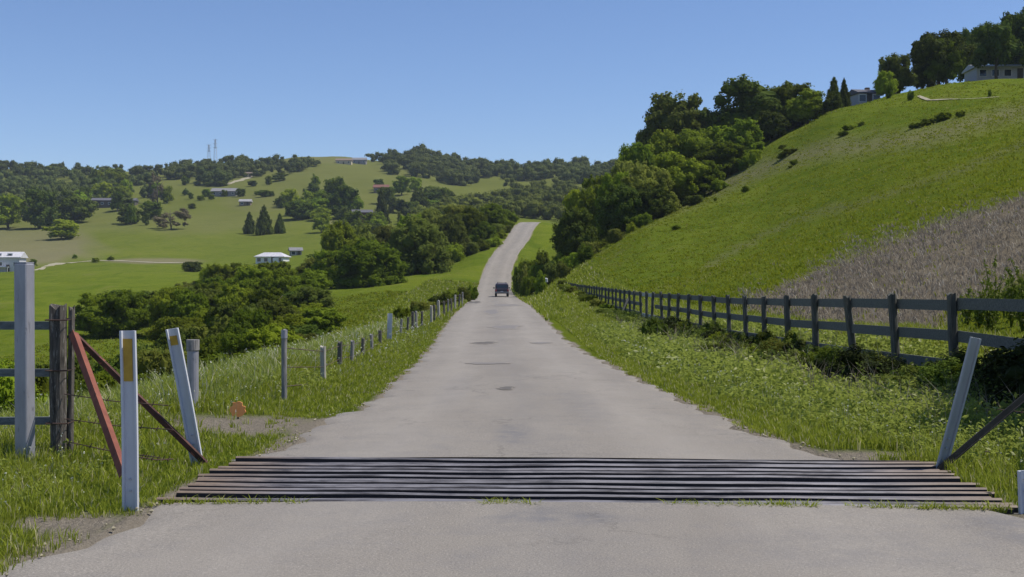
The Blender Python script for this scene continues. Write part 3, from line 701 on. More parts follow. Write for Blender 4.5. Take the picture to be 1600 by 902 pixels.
# ------------------------------------------------------------------ trees: the wooded right-hand hill
G = 'trees climbing the right hill'
R_HILL = [
 # proto, px, d, top, w, mat, label
 ('oak0', 1180, 226, 117, 150, 'dark', 'broad dark oak crowning the wood on the right hill'),
 ('oak1', 1235, 222, 126, 90, 'oak', 'round green oak on the uphill side of the broad dark oak'),
 ('oak2', 1262, 214, 142, 66, 'fresh', 'light green small tree at the upper end of the hill wood'),
 ('oak3', 1065, 232, 143, 120, 'olive', 'tall grey-green oak at the upper left shoulder of the hill wood'),
 ('oak4', 1120, 228, 168, 90, 'dark', 'dark oak in the dip between the two tallest oaks of the hill wood'),
 ('oak5', 1020, 236, 188, 70, 'olive', 'grey-green oak on the left skyline of the hill wood'),
 ('oak0', 1150, 207, 182, 90, 'oak', 'rounded oak below the broad dark oak on the hill'),
 ('oak2', 1090, 208, 200, 100, 'oak', 'bushy mid-green oak in the middle of the hill wood'),
 ('oak3', 1040, 212, 205, 90, 'fresh', 'yellow-green oak left of the middle of the hill wood'),
 ('oak1', 1130, 197, 218, 84, 'oak', 'low spreading oak beside the grass edge halfway up the hill'),
 ('oak5', 1205, 212, 170, 60, 'dark', 'small dark tree at the grass edge under the broad oak'),
 ('oak4', 1000, 200, 215, 80, 'oak', 'leafy oak on the lower left skyline of the hill wood'),
 ('oak0', 985, 188, 240, 90, 'olive', 'grey-green oak at the foot of the hill wood skyline'),
 ('oak2', 1055, 183, 238, 100, 'oak', 'large rounded oak low in the hill wood'),
 ('oak3', 1100, 184, 252, 66, 'oak', 'rounded oak at the lower grass edge of the hill wood'),
 ('oak1', 1010, 172, 252, 90, 'olive', 'large olive-green oak at the front of the hill wood'),
 ('oak4', 962, 176, 262, 66, 'fresh', 'light green tree left of the large olive oak'),
 ('oak5', 975, 166, 282, 80, 'dark', 'dark shaded oak at the lower front of the hill wood'),
 ('oak0', 940, 215, 268, 80, 'fresh', 'yellow-green tree behind the dark front oak'),
 ('oak3', 930, 188, 288, 60, 'oak', 'green tree between the road bushes and the dark front oak'),
 ('oak2', 898, 160, 326, 68, 'dark', 'dark rounded tree standing alone above the roadside bushes on the right'),
 ('oak4', 905, 210, 290, 66, 'fresh', 'light green tree behind the dark rounded tree'),
 ('oak1', 1022, 165, 290, 60, 'dark', 'low dark oak tucked under the front of the hill wood'),
]
for q in R_HILL: tree(*q, group=G)
G = 'shrubs along the lower edge of the hill wood'
for i, (px, d, top, wd, mt) in enumerate([(940, 158, 372, 30, 'oak'), (962, 150, 350, 34, 'olive'), (1005, 160, 330, 36, 'oak'), (1045, 168, 312, 34, 'oak'), (1085, 172, 300, 34, 'olive'), (1122, 180, 278, 30, 'oak'),
                                          (1160, 192, 240, 28, 'oak'), (1178, 190, 226, 28, 'fresh'), (1035, 170, 318, 24, 'fresh'), (985, 158, 344, 26, 'fresh'), (920, 150, 368, 40, 'olive')]):
    tree('shrub%d' % (i % 3), px, d, top, wd, mt, 'rounded green shrub at the grassy lower edge of the hill wood', 'shrub', 'shrub', G)
G = 'bushes right of the road by the fence end'
for i, (px, d, top, wd, mt) in enumerate([(820, 168, 405, 30, 'olive'), (838, 160, 398, 38, 'oak'), (860, 150, 404, 42, 'olive'), (872, 158, 388, 42, 'oak'), (897, 150, 386, 40, 'fresh'), (850, 178, 384, 34, 'oak'),
                                          (915, 145, 375, 34, 'oak'), (824, 150, 420, 26, 'oak'), (880, 138, 405, 26, 'olive'), (845, 143, 416, 30, 'fresh'), (813, 172, 406, 26, 'oak'), (822, 182, 398, 30, 'fresh'), (811, 185, 402, 22, 'olive'), (831, 176, 390, 32, 'oak')]):
    tree('shrub%d' % (i % 3), px, d, top, wd, mt, 'leafy bush in the hedge by the far fence end', 'roadside_bush', 'bush', G)
G = 'tall trees on top of the right hill'
for q in [('oak1', 1397, 216, 80, 60, 'olive', 'loose grey-green tree left of the big dark tree on the hilltop'),
          ('tall2', 1466, 210, 46, 94, 'dark', 'big dark rounded tree on the hilltop'),
          ('oak3', 1478, 208, 62, 60, 'oak', 'sunlit green tree at the right side of the big dark hilltop tree'),
          ('oak4', 1520, 236, 38, 60, 'dark', 'dark tree behind the gap left of the white hilltop house'),
          ('tall0', 1556, 214, 34, 74, 'dark', 'tree with bare trunks standing before the white hilltop house'),
          ('tall1', 1600, 222, 8, 90, 'dark', 'tall dark tree at the right edge of the hilltop'),
          ('oak0', 1585, 240, 22, 80, 'dark', 'dark tree behind the right end of the white hilltop house'),
          ('oak2', 1384, 205, 112, 34, 'fresh', 'small bright bush-like tree under the loose grey-green hilltop tree'),
          ('tall0', 1640, 212, 30, 90, 'oak', 'hilltop tree just past the tall dark edge tree'),
          ('oak3', 1440, 226, 88, 50, 'dark', 'dark tree left behind the big hilltop tree')]:
    hi = q[1] in (1556, 1600)
    tree(*q, group=G)
tree('conifer0', 1302, 213, 122, 36, 'dark', 'dark bushy tree with spiky tops beside the small crest house', 'spiky_tree')
tree('conifer1', 1318, 214, 124, 26, 'dark', 'narrow spiky tree touching the crest house trees', 'spiky_tree')
tree('shrub0', 1300, 210, 140, 40, 'dark', 'dark low bush at the foot of the spiky crest trees', 'shrub', 'shrub')
for (px, py, hh, ww, lb) in [(1388, 152, 16, 16, 'small shrub left of the dirt path start on the hill'), (1422, 156, 12, 14, 'small shrub at the left end of the dirt path'), (1545, 150, 9, 9, 'small dark shrub in the shade streaks below the white house'),
                             (1326, 202, 6, 24, 'low dark scrub on the upper slope above the dusky band'), (1318, 211, 5, 20, 'thin scrub just under the upper slope scrub'), (1345, 196, 5, 14, 'small scrub tuft at the right of the upper slope scrub'),
                             (1234, 240, 7, 30, 'long low scrub on the mid slope'), (1222, 247, 8, 18, 'dark scrub left below the long low scrub'), (1241, 257, 6, 16, 'dark round scrub under the long low scrub'),
                             (1222, 232, 5, 14, 'tiny scrub above the long low scrub'), (1428, 200, 7, 24, 'left scrub in the row on the upper slope'), (1450, 194, 8, 30, 'middle scrub in the row on the upper slope'),
                             (1472, 188, 10, 34, 'largest scrub in the row on the upper slope'), (1500, 182, 8, 18, 'right-hand scrub in the row on the upper slope'), (1165, 298, 7, 16, 'small scrub at the left of the open slope'),
                             (1118, 313, 4, 8, 'tiny scrub dot low on the open slope'), (1056, 357, 5, 22, 'low scrub in the grass under the hill wood'), (1235, 262, 3, 8, 'tiny dark tuft under the mid slope scrub')]:
    tree_g('shrub%d' % (px % 3), px, py + 2, hh * 1.5 + 2, ww, 'oak', lb, name='hill_shrub', cat='shrub', group='scrub dotted on the right slope', parts=False)

# ------------------------------------------------------------------ trees left of the road and along the creek
G = 'round trees between the meadow and the road'
for q in [('dome0', 578, 196, 370, 112, 'oak', 'big round green tree above the bright meadow strip, nearest of the row'),
          ('dome1', 655, 222, 340, 104, 'olive', 'large dome-shaped olive tree right of the big round green one'),
          ('dome2', 535, 236, 346, 80, 'oak', 'rounded tree behind the big round green one'),
          ('oak2', 610, 250, 352, 70, 'olive', 'grey-green tree between the two big domes, behind them'),
          ('dome0', 703, 250, 334, 66, 'olive', 'olive tree next up the road from the dome-shaped tree'),
          ('dome1', 737, 268, 324, 60, 'oak', 'green tree close to the road where it climbs'),
          ('dome2', 770, 296, 318, 52, 'oak', 'bright green tree left of the road top'),
          ('oak2', 716, 290, 320, 60, 'olive', 'olive tree behind the climbing road trees'),
          ('oak0', 640, 280, 330, 60, 'fresh', 'light green tree behind the dome-shaped olive tree'),
          ('oak3', 675, 300, 325, 60, 'olive', 'olive tree on the slope behind the dome'),
          ('oak4', 500, 215, 392, 70, 'dark', 'dark tree at the left foot of the big round green one'),
          ('oak5', 560, 280, 345, 60, 'olive', 'grey-green tree above the creek row'),
          ('dome2', 755, 265, 346, 40, 'oak', 'small round tree hugging the left road bend'),
          ('oak0', 792, 318, 326, 34, 'fresh', 'small bright tree at the very top of the road')]:
    tree(*q, group=G)
G = 'thicket trees along the creek'
th = random.Random(5); k = 0
ROWS = [(205, range(300, 540, 26), {150: 452, 300: 432, 350: 418, 400: 404, 520: 398, 560: 410}, (52, 74)),
        (168, range(290, 520, 29), {150: 455, 300: 442, 400: 426, 520: 420}, (58, 80)),
        (140, range(160, 520, 33), {150: 452, 240: 452, 320: 452, 400: 446, 520: 450}, (62, 88)),
        (112, range(280, 520, 38), {240: 500, 300: 474, 400: 466, 500: 472}, (68, 96)),
        (90, range(270, 510, 40), {240: 520, 300: 500, 400: 490, 500: 505}, (74, 102)),
        (70, range(240, 500, 48), {240: 530, 300: 516, 400: 512, 500: 530}, (84, 116)),
        (52, range(-60, 420, 64), {-60: 545, 100: 560, 250: 545, 420: 545}, (110, 150)),
        (38, range(-80, 330, 84), {-80: 560, 100: 575, 200: 570, 330: 575}, (130, 170))]
for d, pxs, tops, (w0, w1) in ROWS:
    for px in pxs:
        p = px + th.uniform(-10, 10)
        if d == 140 and 225 < p < 262: continue
        tp = np.interp(p, sorted(tops), [tops[q] for q in sorted(tops)]) + th.uniform(-11, 9)
        mt = th.choice(['oak', 'oak', 'oak', 'fresh', 'dark', 'olive'])
        where = {205: 'in the creek thicket below the white building', 168: 'in the upper part of the creek thicket', 140: 'at the meadow side of the creek thicket',
                 112: 'in the middle of the creek thicket', 90: 'in the middle of the creek thicket', 70: 'at the near side of the creek thicket', 52: 'in the near thicket behind the leaning marker posts', 38: 'just behind the left board fence and posts'}[d]
        cl = {'oak': 'mid-green', 'fresh': 'light green', 'dark': 'dark green', 'olive': 'olive-green'}[mt]
        tree(O(k), p, d + th.uniform(-6, 6) * d / 150, tp, th.uniform(w0, w1), mt, '%s bushy tree %s' % (cl, where), 'thicket_tree', 'tree', '%s trees %s' % (cl, where)); k += 1
tree('oak1', 188, 150, 449, 112, 'dark', 'round dark tree on its own patch of meadow above the clearing', 'oak_tree', 'tree')
tree('oak3', 250, 152, 455, 70, 'dark', 'dark tree touching the right side of the round dark meadow tree', 'oak_tree', 'tree')
tree_g('shrub1', 300, 425, 22, 36, 'dark', 'single dark round bush on the lower meadow by the dirt strip', name='meadow_bush', cat='bush')
G = 'bushes along the left wire fence'
for i, (px, d, top, wd) in enumerate([(628, 62, 472, 30), (668, 74, 464, 36), (690, 96, 454, 36), (706, 106, 448, 34), (724, 120, 440, 30), (655, 76, 474, 26), (738, 132, 438, 22), (648, 88, 462, 24)]):
    tree('shrub%d' % (i % 3), px, d, top, wd, ['oak', 'olive', 'dark'][i % 3], 'low %s bush growing along the left wire fence' % ['mid-green', 'olive', 'dark'][i % 3], 'fence_bush', 'bush', ['mid-green', 'olive', 'dark'][i % 3] + ' ' + G)
for i, (px, py, hh, ww) in enumerate([(760, 352, 26, 34), (778, 345, 22, 30), (745, 372, 20, 30), (720, 384, 24, 36), (704, 400, 26, 36), (735, 372, 22, 28), (690, 405, 24, 30), (802, 345, 16, 22), (773, 386, 18, 30), (783, 374, 16, 24), (790, 364, 16, 22), (796, 356, 14, 20), (752, 392, 22, 36), (732, 400, 28, 40), (712, 410, 34, 44), (764, 378, 24, 34), (778, 366, 22, 30), (744, 384, 26, 38), (722, 392, 28, 40), (686, 418, 34, 44)]):
    tree_g('shrub%d' % (i % 3), px, py, hh, ww, ['oak', 'olive', 'fresh'][i % 3], 'rounded %s bush on the bank left of the climbing road' % ['mid-green', 'olive', 'light green'][i % 3], name='bank_bush', cat='bush', group='%s bushes on the bank left of the climbing road' % ['mid-green', 'olive', 'light green'][i % 3])

# ------------------------------------------------------------------ single trees on the far left hillside
L_HILL = [
 ('small0', 62, 358, 66, 56, 'dark', 'tall dark tree on the left slope, left of the dark timber house'),
 ('small1', 118, 350, 52, 60, 'dark', 'dark spreading tree between the tall dark tree and the timber house'),
 ('small2', 14, 358, 56, 64, 'fresh', 'light green tree at the left edge of the far slope'),
 ('small3', 96, 374, 34, 58, 'fresh', 'low light green tree in front of the dark pair on the left slope'),
 ('loose0', 268, 359, 38, 60, 'brown', 'wide brownish bush in the middle of the left slope'),
 ('loose1', 246, 318, 50, 32, 'brown', 'bare grey-brown tree above the wide brownish bush'),
 ('small2', 205, 352, 34, 18, 'oak', 'small upright tree just right of the timber house'),
 ('small1', 228, 353, 24, 13, 'dark', 'slim small tree left of the wide brownish bush'),
 ('small0', 262, 318, 28, 22, 'oak', 'small green tree at the foot of the bare grey-brown tree'),
 ('conifer0', 390, 366, 34, 26, 'dark', 'left spire of the dark cypress clump'),
 ('conifer1', 413, 368, 46, 36, 'dark', 'tallest spire of the dark cypress clump'),
 ('conifer0', 437, 366, 32, 24, 'dark', 'right spire of the dark cypress clump'),
 ('small3', 441, 326, 22, 20, 'dark', 'small dark tree above the cypress clump'),
 ('small0', 524, 322, 46, 40, 'oak', 'upper round tree beside the barn trees'),
 ('small2', 538, 343, 56, 56, 'dark', 'large dark round tree left of the red barn'),
 ('small1', 556, 330, 30, 26, 'fresh', 'light green tree right of the large dark round tree'),
 ('small3', 487, 310, 26, 28, 'dark', 'dark dome tree up the slope from the light hedge'),
 ('small1', 470, 336, 28, 34, 'fresh', 'light green bush at the left end of the barn hedge'),
 ('small2', 500, 342, 32, 40, 'fresh', 'light green bush beside the large dark round tree'),
 ('small0', 456, 338, 24, 22, 'oak', 'mid-green bush left of the light barn hedge'),
 ('conifer1', 596, 350, 54, 34, 'dark', 'dark cone-shaped tree right of the red barn'),
 ('small3', 592, 298, 20, 20, 'dark', 'dark little tree over the red roof'),
 ('small2', 628, 306, 32, 36, 'fresh', 'yellow-green tree right of the red roof'),
 ('small0', 650, 300, 24, 24, 'fresh', 'small yellow-green tree above the dark round hillside tree'),
 ('small1', 656, 334, 42, 34, 'dark', 'dark round hillside tree right of the cone-shaped tree'),
 ('small3', 626, 334, 24, 28, 'dark', 'low dark tree left of the dark round hillside tree'),
 ('small0', 420, 290, 16, 13, 'oak', 'small round tree in the open pasture under the ridge wood'),
 ('small2', 438, 284, 14, 30, 'dark', 'low dark tree near the pasture top'),
 ('small1', 493, 292, 20, 16, 'oak', 'small tree standing in the middle of the high pasture'),
 ('small3', 414, 308, 12, 22, 'oak', 'small bush in the pasture left of the dark tree'),
 ('small0', 402, 306, 8, 10, 'oak', 'tiny bush in the pasture right of the grey-roofed house'),
 ('small1', 290, 290, 16, 14, 'oak', 'small round tree above the wide grey-roofed house on the left'),
 ('small2', 298, 312, 12, 11, 'dark', 'tiny dark tree left of the wide grey-roofed house'),
 ('small3', 325, 308, 14, 20, 'oak', 'small bush at the left wall of the wide grey-roofed house'),
 ('small0', 376, 308, 14, 18, 'dark', 'dark bush at the right end of the wide grey-roofed house'),
 ('small1', 117, 405, 8, 9, 'oak', 'tiny bush on the dirt strip near the pale house'),
 ('small2', 52, 418, 14, 16, 'olive', 'olive bush beside the pale two-storey house'),
 ('small3', 150, 410, 8, 14, 'oak', 'low bush on the dirt strip across the meadow'),
 ('small1', 173, 408, 8, 12, 'oak', 'second low bush on the dirt strip across the meadow'),
 ('small0', 700, 345, 26, 50, 'olive', 'low olive tree group by the tan shed'),
 ('small2', 480, 318, 14, 14, 'dark', 'dark shrub under the dark dome tree'),
]
hr = random.Random(77)
for (x0, x1, y0, y1, n_, mats_, where) in [(0, 240, 318, 352, 16, ['dark', 'fresh', 'oak'], 'in the grove around the dark timber house'), (150, 250, 290, 316, 10, ['fresh', 'oak'], 'on the slope above the dark timber house'), (446, 520, 322, 346, 12, ['fresh', 'oak', 'dark'], 'in the hedge left of the barn'),
                                       (600, 700, 318, 358, 14, ['oak', 'olive', 'dark'], 'between the barn and the road slope'), (250, 460, 282, 330, 12, ['oak', 'dark'], 'scattered over the high pasture'), (500, 600, 352, 372, 9, ['oak', 'olive', 'fresh'], 'just below the barn')]:
    for i in range(n_):
        mt = mats_[i % len(mats_)]; cl = {'dark': 'dark', 'fresh': 'light green', 'oak': 'mid-green', 'olive': 'olive'}[mt]; big = 'scattered' not in where
        L_HILL.append(('small%d' % (i % 4), hr.uniform(x0, x1), hr.uniform(y0, y1), hr.uniform(18, 34) if big else hr.uniform(7, 13), hr.uniform(22, 42) if big else hr.uniform(9, 18), mt, '%s small tree %s' % (cl, where)))
for (pr, px, py, hh, ww, mt, lb) in L_HILL: tree_g(pr, px, py, hh, ww, mt, lb, name='hillside_tree', cat='tree', group='single trees on the far left hillside')

# ------------------------------------------------------------------ far woods, each one continuous mass
def wood(name, label, poly, n, hm, seed, mat='far', step=None, wr=1.25, nl=300):
    r = np.random.default_rng(seed); VV = []; QQ = []; TT = []; off = 0; c = 0; tries = 0
    xs = [p[0] for p in poly]; ys = [p[1] for p in poly]
    def inside(x, y):
        s = False
        for i in range(len(poly)):
            (x0, y0), (x1, y1) = poly[i], poly[i - 1]
            if (y0 > y) != (y1 > y) and x < (x1 - x0) * (y - y0) / (y1 - y0) + x0: s = not s
        return s
    tr = MB()
    while c < n and tries < n * 30:
        tries += 1; px = r.uniform(min(xs), max(xs)); py = r.uniform(min(ys), max(ys))
        if not inside(px, py): continue
        d = hit(px, py)
        if d is None or d < 250: continue
        c += 1; h = hm * r.uniform(.7, 1.25); w = h * wr * r.uniform(.8, 1.2); x = (px - 800) / F * d; z = tz(x, d)
        k = 8; tone = r.uniform(0, .6)
        cen = np.stack([r.uniform(-.38, .38, k) * w, r.uniform(-.38, .38, k) * w, r.uniform(.15, .78, k) * h], 1) + [x, d, z]; rad = np.stack([w * r.uniform(.14, .27, k)] * 2 + [h * r.uniform(.16, .28, k)], 1)
        j = r.integers(0, k, nl); dd = r.normal(size=(nl, 3)); dd /= np.linalg.norm(dd, axis=1)[:, None]
        P = cen[j] + dd * rad[j] * r.uniform(.8, 1.22, nl)[:, None]; Nn = dd + r.normal(size=dd.shape) * .45; Nn /= np.linalg.norm(Nn, axis=1)[:, None]
        V, Q = quads(P, Nn, r.uniform(.35, .75, nl) * hm / 9, .7, r)
        VV.append(V); QQ.append(Q + off); off += len(V); TT.append(np.repeat(np.clip(tone + r.uniform(0, .4, nl), 0, 1), 4))
        # twiggy heart
        nu, nv = 7, 5
        for q in range(k):
            vs = []
            for a in range(nv + 1):
                for b in range(nu):
                    t, ph = math.pi * a / nv, 2 * math.pi * b / nu; vs.append(cen[q] + np.array([math.sin(t) * math.cos(ph), math.sin(t) * math.sin(ph), math.cos(t)]) * rad[q] * .82)
            f = [(off + a * nu + b, off + (a + 1) * nu + b, off + (a + 1) * nu + (b + 1) % nu, off + a * nu + (b + 1) % nu) for a in range(nv) for b in range(nu)]
            VV.append(np.array(vs)); QQ.append(np.array(f)); off += len(vs); TT.append(np.full(len(vs), tone))
    me = fast_mesh(name, np.concatenate(VV), QQ, LM[mat], np.concatenate(TT))
    return tag(link(name, me), label, 'woodland', None, 'stuff')
wood('woodland', 'dense dark woodland across the far left slope', [(-60, 268), (60, 272), (150, 280), (240, 282), (235, 310), (150, 318), (60, 330), (0, 345), (-60, 345)], 130, 8.5, 1)
wood('woodland', 'lighter green grove inside the far left woodland', [(60, 300), (180, 296), (205, 312), (130, 330), (70, 335)], 26, 7, 2, 'farlight')
wood('woodland', 'thin line of dark trees along the far left skyline', [(-60, 263), (0, 262), (100, 268), (200, 272), (280, 264), (330, 261), (330, 272), (200, 284), (-60, 275)], 70, 8, 3)
wood('woodland', 'dark wood on the far ridge below the masts', [(262, 266), (330, 259), (420, 257), (478, 262), (480, 272), (420, 276), (350, 280), (270, 282)], 85, 8.5, 4)
wood('woodland', 'dark clump of trees above the wide grey-roofed house', [(310, 283), (352, 281), (355, 290), (315, 292)], 10, 9, 5)
wood('woodland', 'short dark tree line left of the bare hilltop houses', [(455, 258), (498, 257), (498, 264), (455, 264)], 9, 7, 6)
wood('woodland', 'big dark wood covering the rounded hill beyond the road', [(562, 254), (620, 250), (650, 247), (700, 253), (760, 263), (780, 275), (745, 283), (722, 296), (700, 290), (660, 278), (608, 274), (602, 260)], 130, 9, 7)
wood('woodland', 'dark tree standing highest on the rounded far hill', [(652, 246), (662, 246), (662, 249), (652, 249)], 3, 17, 8, wr=.9)
wood('woodland', 'dark woodland along the skyline beyond the road top', [(760, 264), (860, 262), (1000, 258), (1060, 262), (1060, 285), (900, 290), (860, 282), (790, 286), (770, 276)], 130, 9, 9)
wood('woodland', 'mixed wood on the slope behind the road top', [(790, 296), (900, 296), (960, 300), (960, 345), (880, 350), (800, 340), (770, 330), (800, 308)], 90, 7.5, 10, 'farlight', wr=1.3)
wood('woodland', 'scrubby wood descending to the left of the climbing road', [(690, 322), (760, 312), (800, 308), (810, 340), (750, 348), (690, 350), (640, 356), (620, 350)], 60, 7, 11, 'farlight', wr=1.3)
wood('woodland', 'dark trees mixed through the slope left of the climbing road', [(640, 345), (700, 330), (770, 318), (800, 330), (740, 352), (660, 366)], 24, 6.5, 12)

# ------------------------------------------------------------------ cattle guard
M_RAIL = wear_mat('worn_rail_steel', (.23, .23, .27), (.36, .36, .42), 2.2, .42, .55, c3=(.10, .095, .11), t3=.52, stretch=(.5, 6, 6), bump=.15)
M_RUST = wear_mat('rusty_rail_end', (.17, .085, .05), (.30, .17, .10), 5, .9, .1, c3=(.38, .29, .21), t3=.55, stretch=(1, 5, 5))
M_CONC = wear_mat('pit_concrete', (.10, .095, .085), (.17, .16, .145), 3, .95)
def rail_mat():
    m, n, b = new_mat('cattle_guard_steel')
    tc = N(n, 'ShaderNodeTexCoord'); P = tc.outputs['Object']; sx = N(n, 'ShaderNodeSeparateXYZ'); n.links.new(P, sx.inputs[0])
    mp = N(n, 'ShaderNodeMapping'); mp.inputs['Scale'].default_value = (.9, 7, 7); n.links.new(P, mp.inputs[0])
    a = noise_(n, 1.6, 6, .7, mp.outputs[0]); f = noise_(n, 9, 5, .7, P)
    steel = mix_(n, ramp_(n, a.outputs[0], [(.38, 0.0), (.58, 1.0)]).outputs[0], (.055, .05, .055), (.255, .24, .25))
    rust = mix_(n, f.outputs[0], (.10, .06, .04), (.34, .26, .19))
    ab = N(n, 'ShaderNodeMath', operation='ABSOLUTE'); n.links.new(sx.outputs[0], ab.inputs[0])
    ad = N(n, 'ShaderNodeMath', operation='MULTIPLY_ADD'); ad.inputs[1].default_value = 1.6; n.links.new(a.outputs[0], ad.inputs[0]); n.links.new(ab.outputs[0], ad.inputs[2])
    rr = ramp_(n, ad.outputs[0], [(0, 0.0), (1, 0.0)])
    mr = N(n, 'ShaderNodeMapRange'); mr.inputs[1].default_value = 3.0; mr.inputs[2].default_value = 3.7; n.links.new(ad.outputs[0], mr.inputs[0])
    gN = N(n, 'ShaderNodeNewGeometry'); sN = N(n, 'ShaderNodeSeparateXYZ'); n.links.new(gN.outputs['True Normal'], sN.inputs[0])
    tp = ramp_(n, sN.outputs[2], [(.35, 0.0), (.6, 1.0)])      # tops polished by tyres; webs coloured near black to deepen the gaps' shade
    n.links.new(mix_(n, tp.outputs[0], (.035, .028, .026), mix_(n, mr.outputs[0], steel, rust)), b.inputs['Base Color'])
    mk = N(n, 'ShaderNodeMapRange'); mk.inputs[1].default_value = 3.0; mk.inputs[2].default_value = 3.5; mk.inputs[3].default_value = .25; mk.inputs[4].default_value = 0; n.links.new(ad.outputs[0], mk.inputs[0])
    n.links.new(mk.outputs[0], b.inputs['Metallic']); b.inputs['Roughness'].default_value = .62
    bump_(n, b, f.outputs[0], .2, .005)
    return m
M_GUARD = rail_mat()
cg = empty('cattle_guard', (GC[0], GC[1], 0.0), GR); tag(cg, 'steel cattle guard of long rails across the road with rusty ends', 'cattle guard')
NR = 17; rr = random.Random(3)
for i in range(NR):
    y = -GL / 2 + .07 + (GL - .14) * i / (NR - 1); a = rr.uniform(-.012, .012); b_ = rr.uniform(-.003, .003); e0 = rr.uniform(-.06, .05); e1 = rr.uniform(-.05, .06)
    m = MB(); hw = .0225
    # flat-topped rail, slightly crowned, sagging a little between its beams
    prof = [(-hw, -.10), (-hw, -.006), (-hw * .55, .004), (hw * .55, .004), (hw, -.006), (hw, -.10)]
    xsn = np.linspace(-GW / 2 + e0, GW / 2 + e1, 25); vs = []; fs = []
    for q, x in enumerate(xsn):
        zz = .018 + [0, -.012, .006, -.02, 0, .004, -.014][i % 7] + a * x / 3 + b_ * math.sin(x * 2 + i) - .004 * abs(math.sin(x * math.pi / 1.45)); yy = y + .002 * math.sin(x * 1.3 + i * 2)
        vs += [(x, yy + p[0], zz + p[1]) for p in prof]
    for q in range(24):
        for j in range(6): fs.append((q * 6 + j, (q + 1) * 6 + j, (q + 1) * 6 + (j + 1) % 6, q * 6 + (j + 1) % 6))
    fs += [tuple(range(6)), tuple(range(24 * 6 + 5, 24 * 6 - 1, -1))]
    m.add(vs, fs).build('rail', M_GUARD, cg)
for x in (-2.6, -1.3, 0, 1.3, 2.6): MB().box((x, 0, -.19), (.12, GL + .04, .2)).build('support_beam', M_RUST, cg)
fm = MB()
for s in (-1, 1): fm.box((0, s * (GL / 2 + .07), -.33), (GW + .1, .1, .62))
for s in (-1, 1): fm.box((s * (GW / 2 + .08), 0, -.36), (.12, GL + .26, .60))
fm.build('pit_wall', M_CONC, cg)
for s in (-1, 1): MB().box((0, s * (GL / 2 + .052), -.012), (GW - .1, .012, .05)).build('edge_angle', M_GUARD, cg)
def gp(x, y, z=0):   # guard-local to world
    c, s = math.cos(GR), math.sin(GR); return Vector((GC[0] + c * x - s * y, GC[1] + s * x + c * y, z))

# ------------------------------------------------------------------ marker posts
def marker_mat(name, base):
    return wear_mat(name, base, tuple(v * 1.12 for v in base), 3, .55, c3=tuple(v * .62 for v in base), t3=.68, stretch=(5, 5, 1.2), bump=.1)
M_MARK = marker_mat('marker_white', (.52, .53, .56)); M_MARKSHADE = marker_mat('marker_shade_grey', (.34, .35, .34))  # second is a greyer copy, the leaning white post's shade put into its colour
M_YEL = wear_mat('yellow_reflector', (.42, .24, .02), (.52, .32, .03), 12, .5)
def marker(px0, base, pxt, top, d, lean_y, wpx, mat, label, refl, group, dd=0.0):
    """channel-section flexible post with raised edges"""
    x = (px0 - 800) / F * d; z = top_z(base, d); xt = (pxt - 800) / F * (d + dd); zt = top_z(top, d + dd); zb = min(z, tz(x, d)) - .08
    e = empty('marker_post', (x, d, z)); tag(e, label, 'marker post', group)
    ax = Vector((xt - x, dd, zt - z)); L = ax.length; rot = Vector((0, 0, 1)).rotation_difference(ax.normalized()).to_matrix()
    wd = wpx / F * d / 2; m = MB()
    sec = [(-wd, -.022), (-wd + .014, -.022), (-wd + .018, .0), (wd - .018, .0), (wd - .014, -.022), (wd, -.022), (wd, .012), (-wd, .012)]
    vs = []; seg = 10
    for i in range(seg + 1):
        t = -.1 + (L + .1) * i / seg; bend = .012 * math.sin(t * 2.2)
        for (a, b_) in sec: vs.append(rot @ Vector((a + bend * .5, b_, t)))
    fs = [(i * 8 + j, i * 8 + (j + 1) % 8, (i + 1) * 8 + (j + 1) % 8, (i + 1) * 8 + j) for i in range(seg) for j in range(8)]
    k = seg * 8; fs += [(k, k + 1, k + 2, k + 7), (k + 2, k + 3, k + 6, k + 7), (k + 3, k + 4, k + 5, k + 6)]
    m.add(vs, fs).build('post', mat, e)
    if refl:
        t0, t1 = refl; w2 = wd - .021
        c = rot @ Vector((0, -.0035, L - (t0 + t1) / 2)); MB().box(c, (w2 * 2, .005, t1 - t0), rot).build('reflector', M_YEL, e)
    for t in (.12, .2): MB().tube([rot @ Vector((0, -.001, t)), rot @ Vector((0, -.012, t))], .008, 6).build('bolt', M_STEEL, e)
    return e
marker(203, 795, 199, 517, 8.30, 0, 24, M_MARK, 'upright white marker post with long yellow reflector at the near left guard corner', (.055, .345), 'marker posts at the cattle guard corners')
marker(306, 716, 268, 514, 10.35, 0, 19, M_MARK, 'leaning white marker post with short yellow reflector at the far left guard corner', (.06, .14), 'marker posts at the cattle guard corners', dd=-.1)
marker(1474, 722, 1524, 528, 10.0, 0, 16, M_MARKSHADE, 'white marker post coloured shade-grey, leaning right at the far right corner of the cattle guard', None, 'marker posts at the cattle guard corners', dd=-.12)
marker(1604, 796, 1601, 736, 8.2, 0, 20, M_MARK, 'short marker post stub at the near right corner, cut by the picture edge', None, 'marker posts at the cattle guard corners')
marker(608, 534, 609, 490, 37.5, 0, 7.5, M_MARK, 'small white marker post beside the left wire fence further up the road', None, 'roadside marker posts')

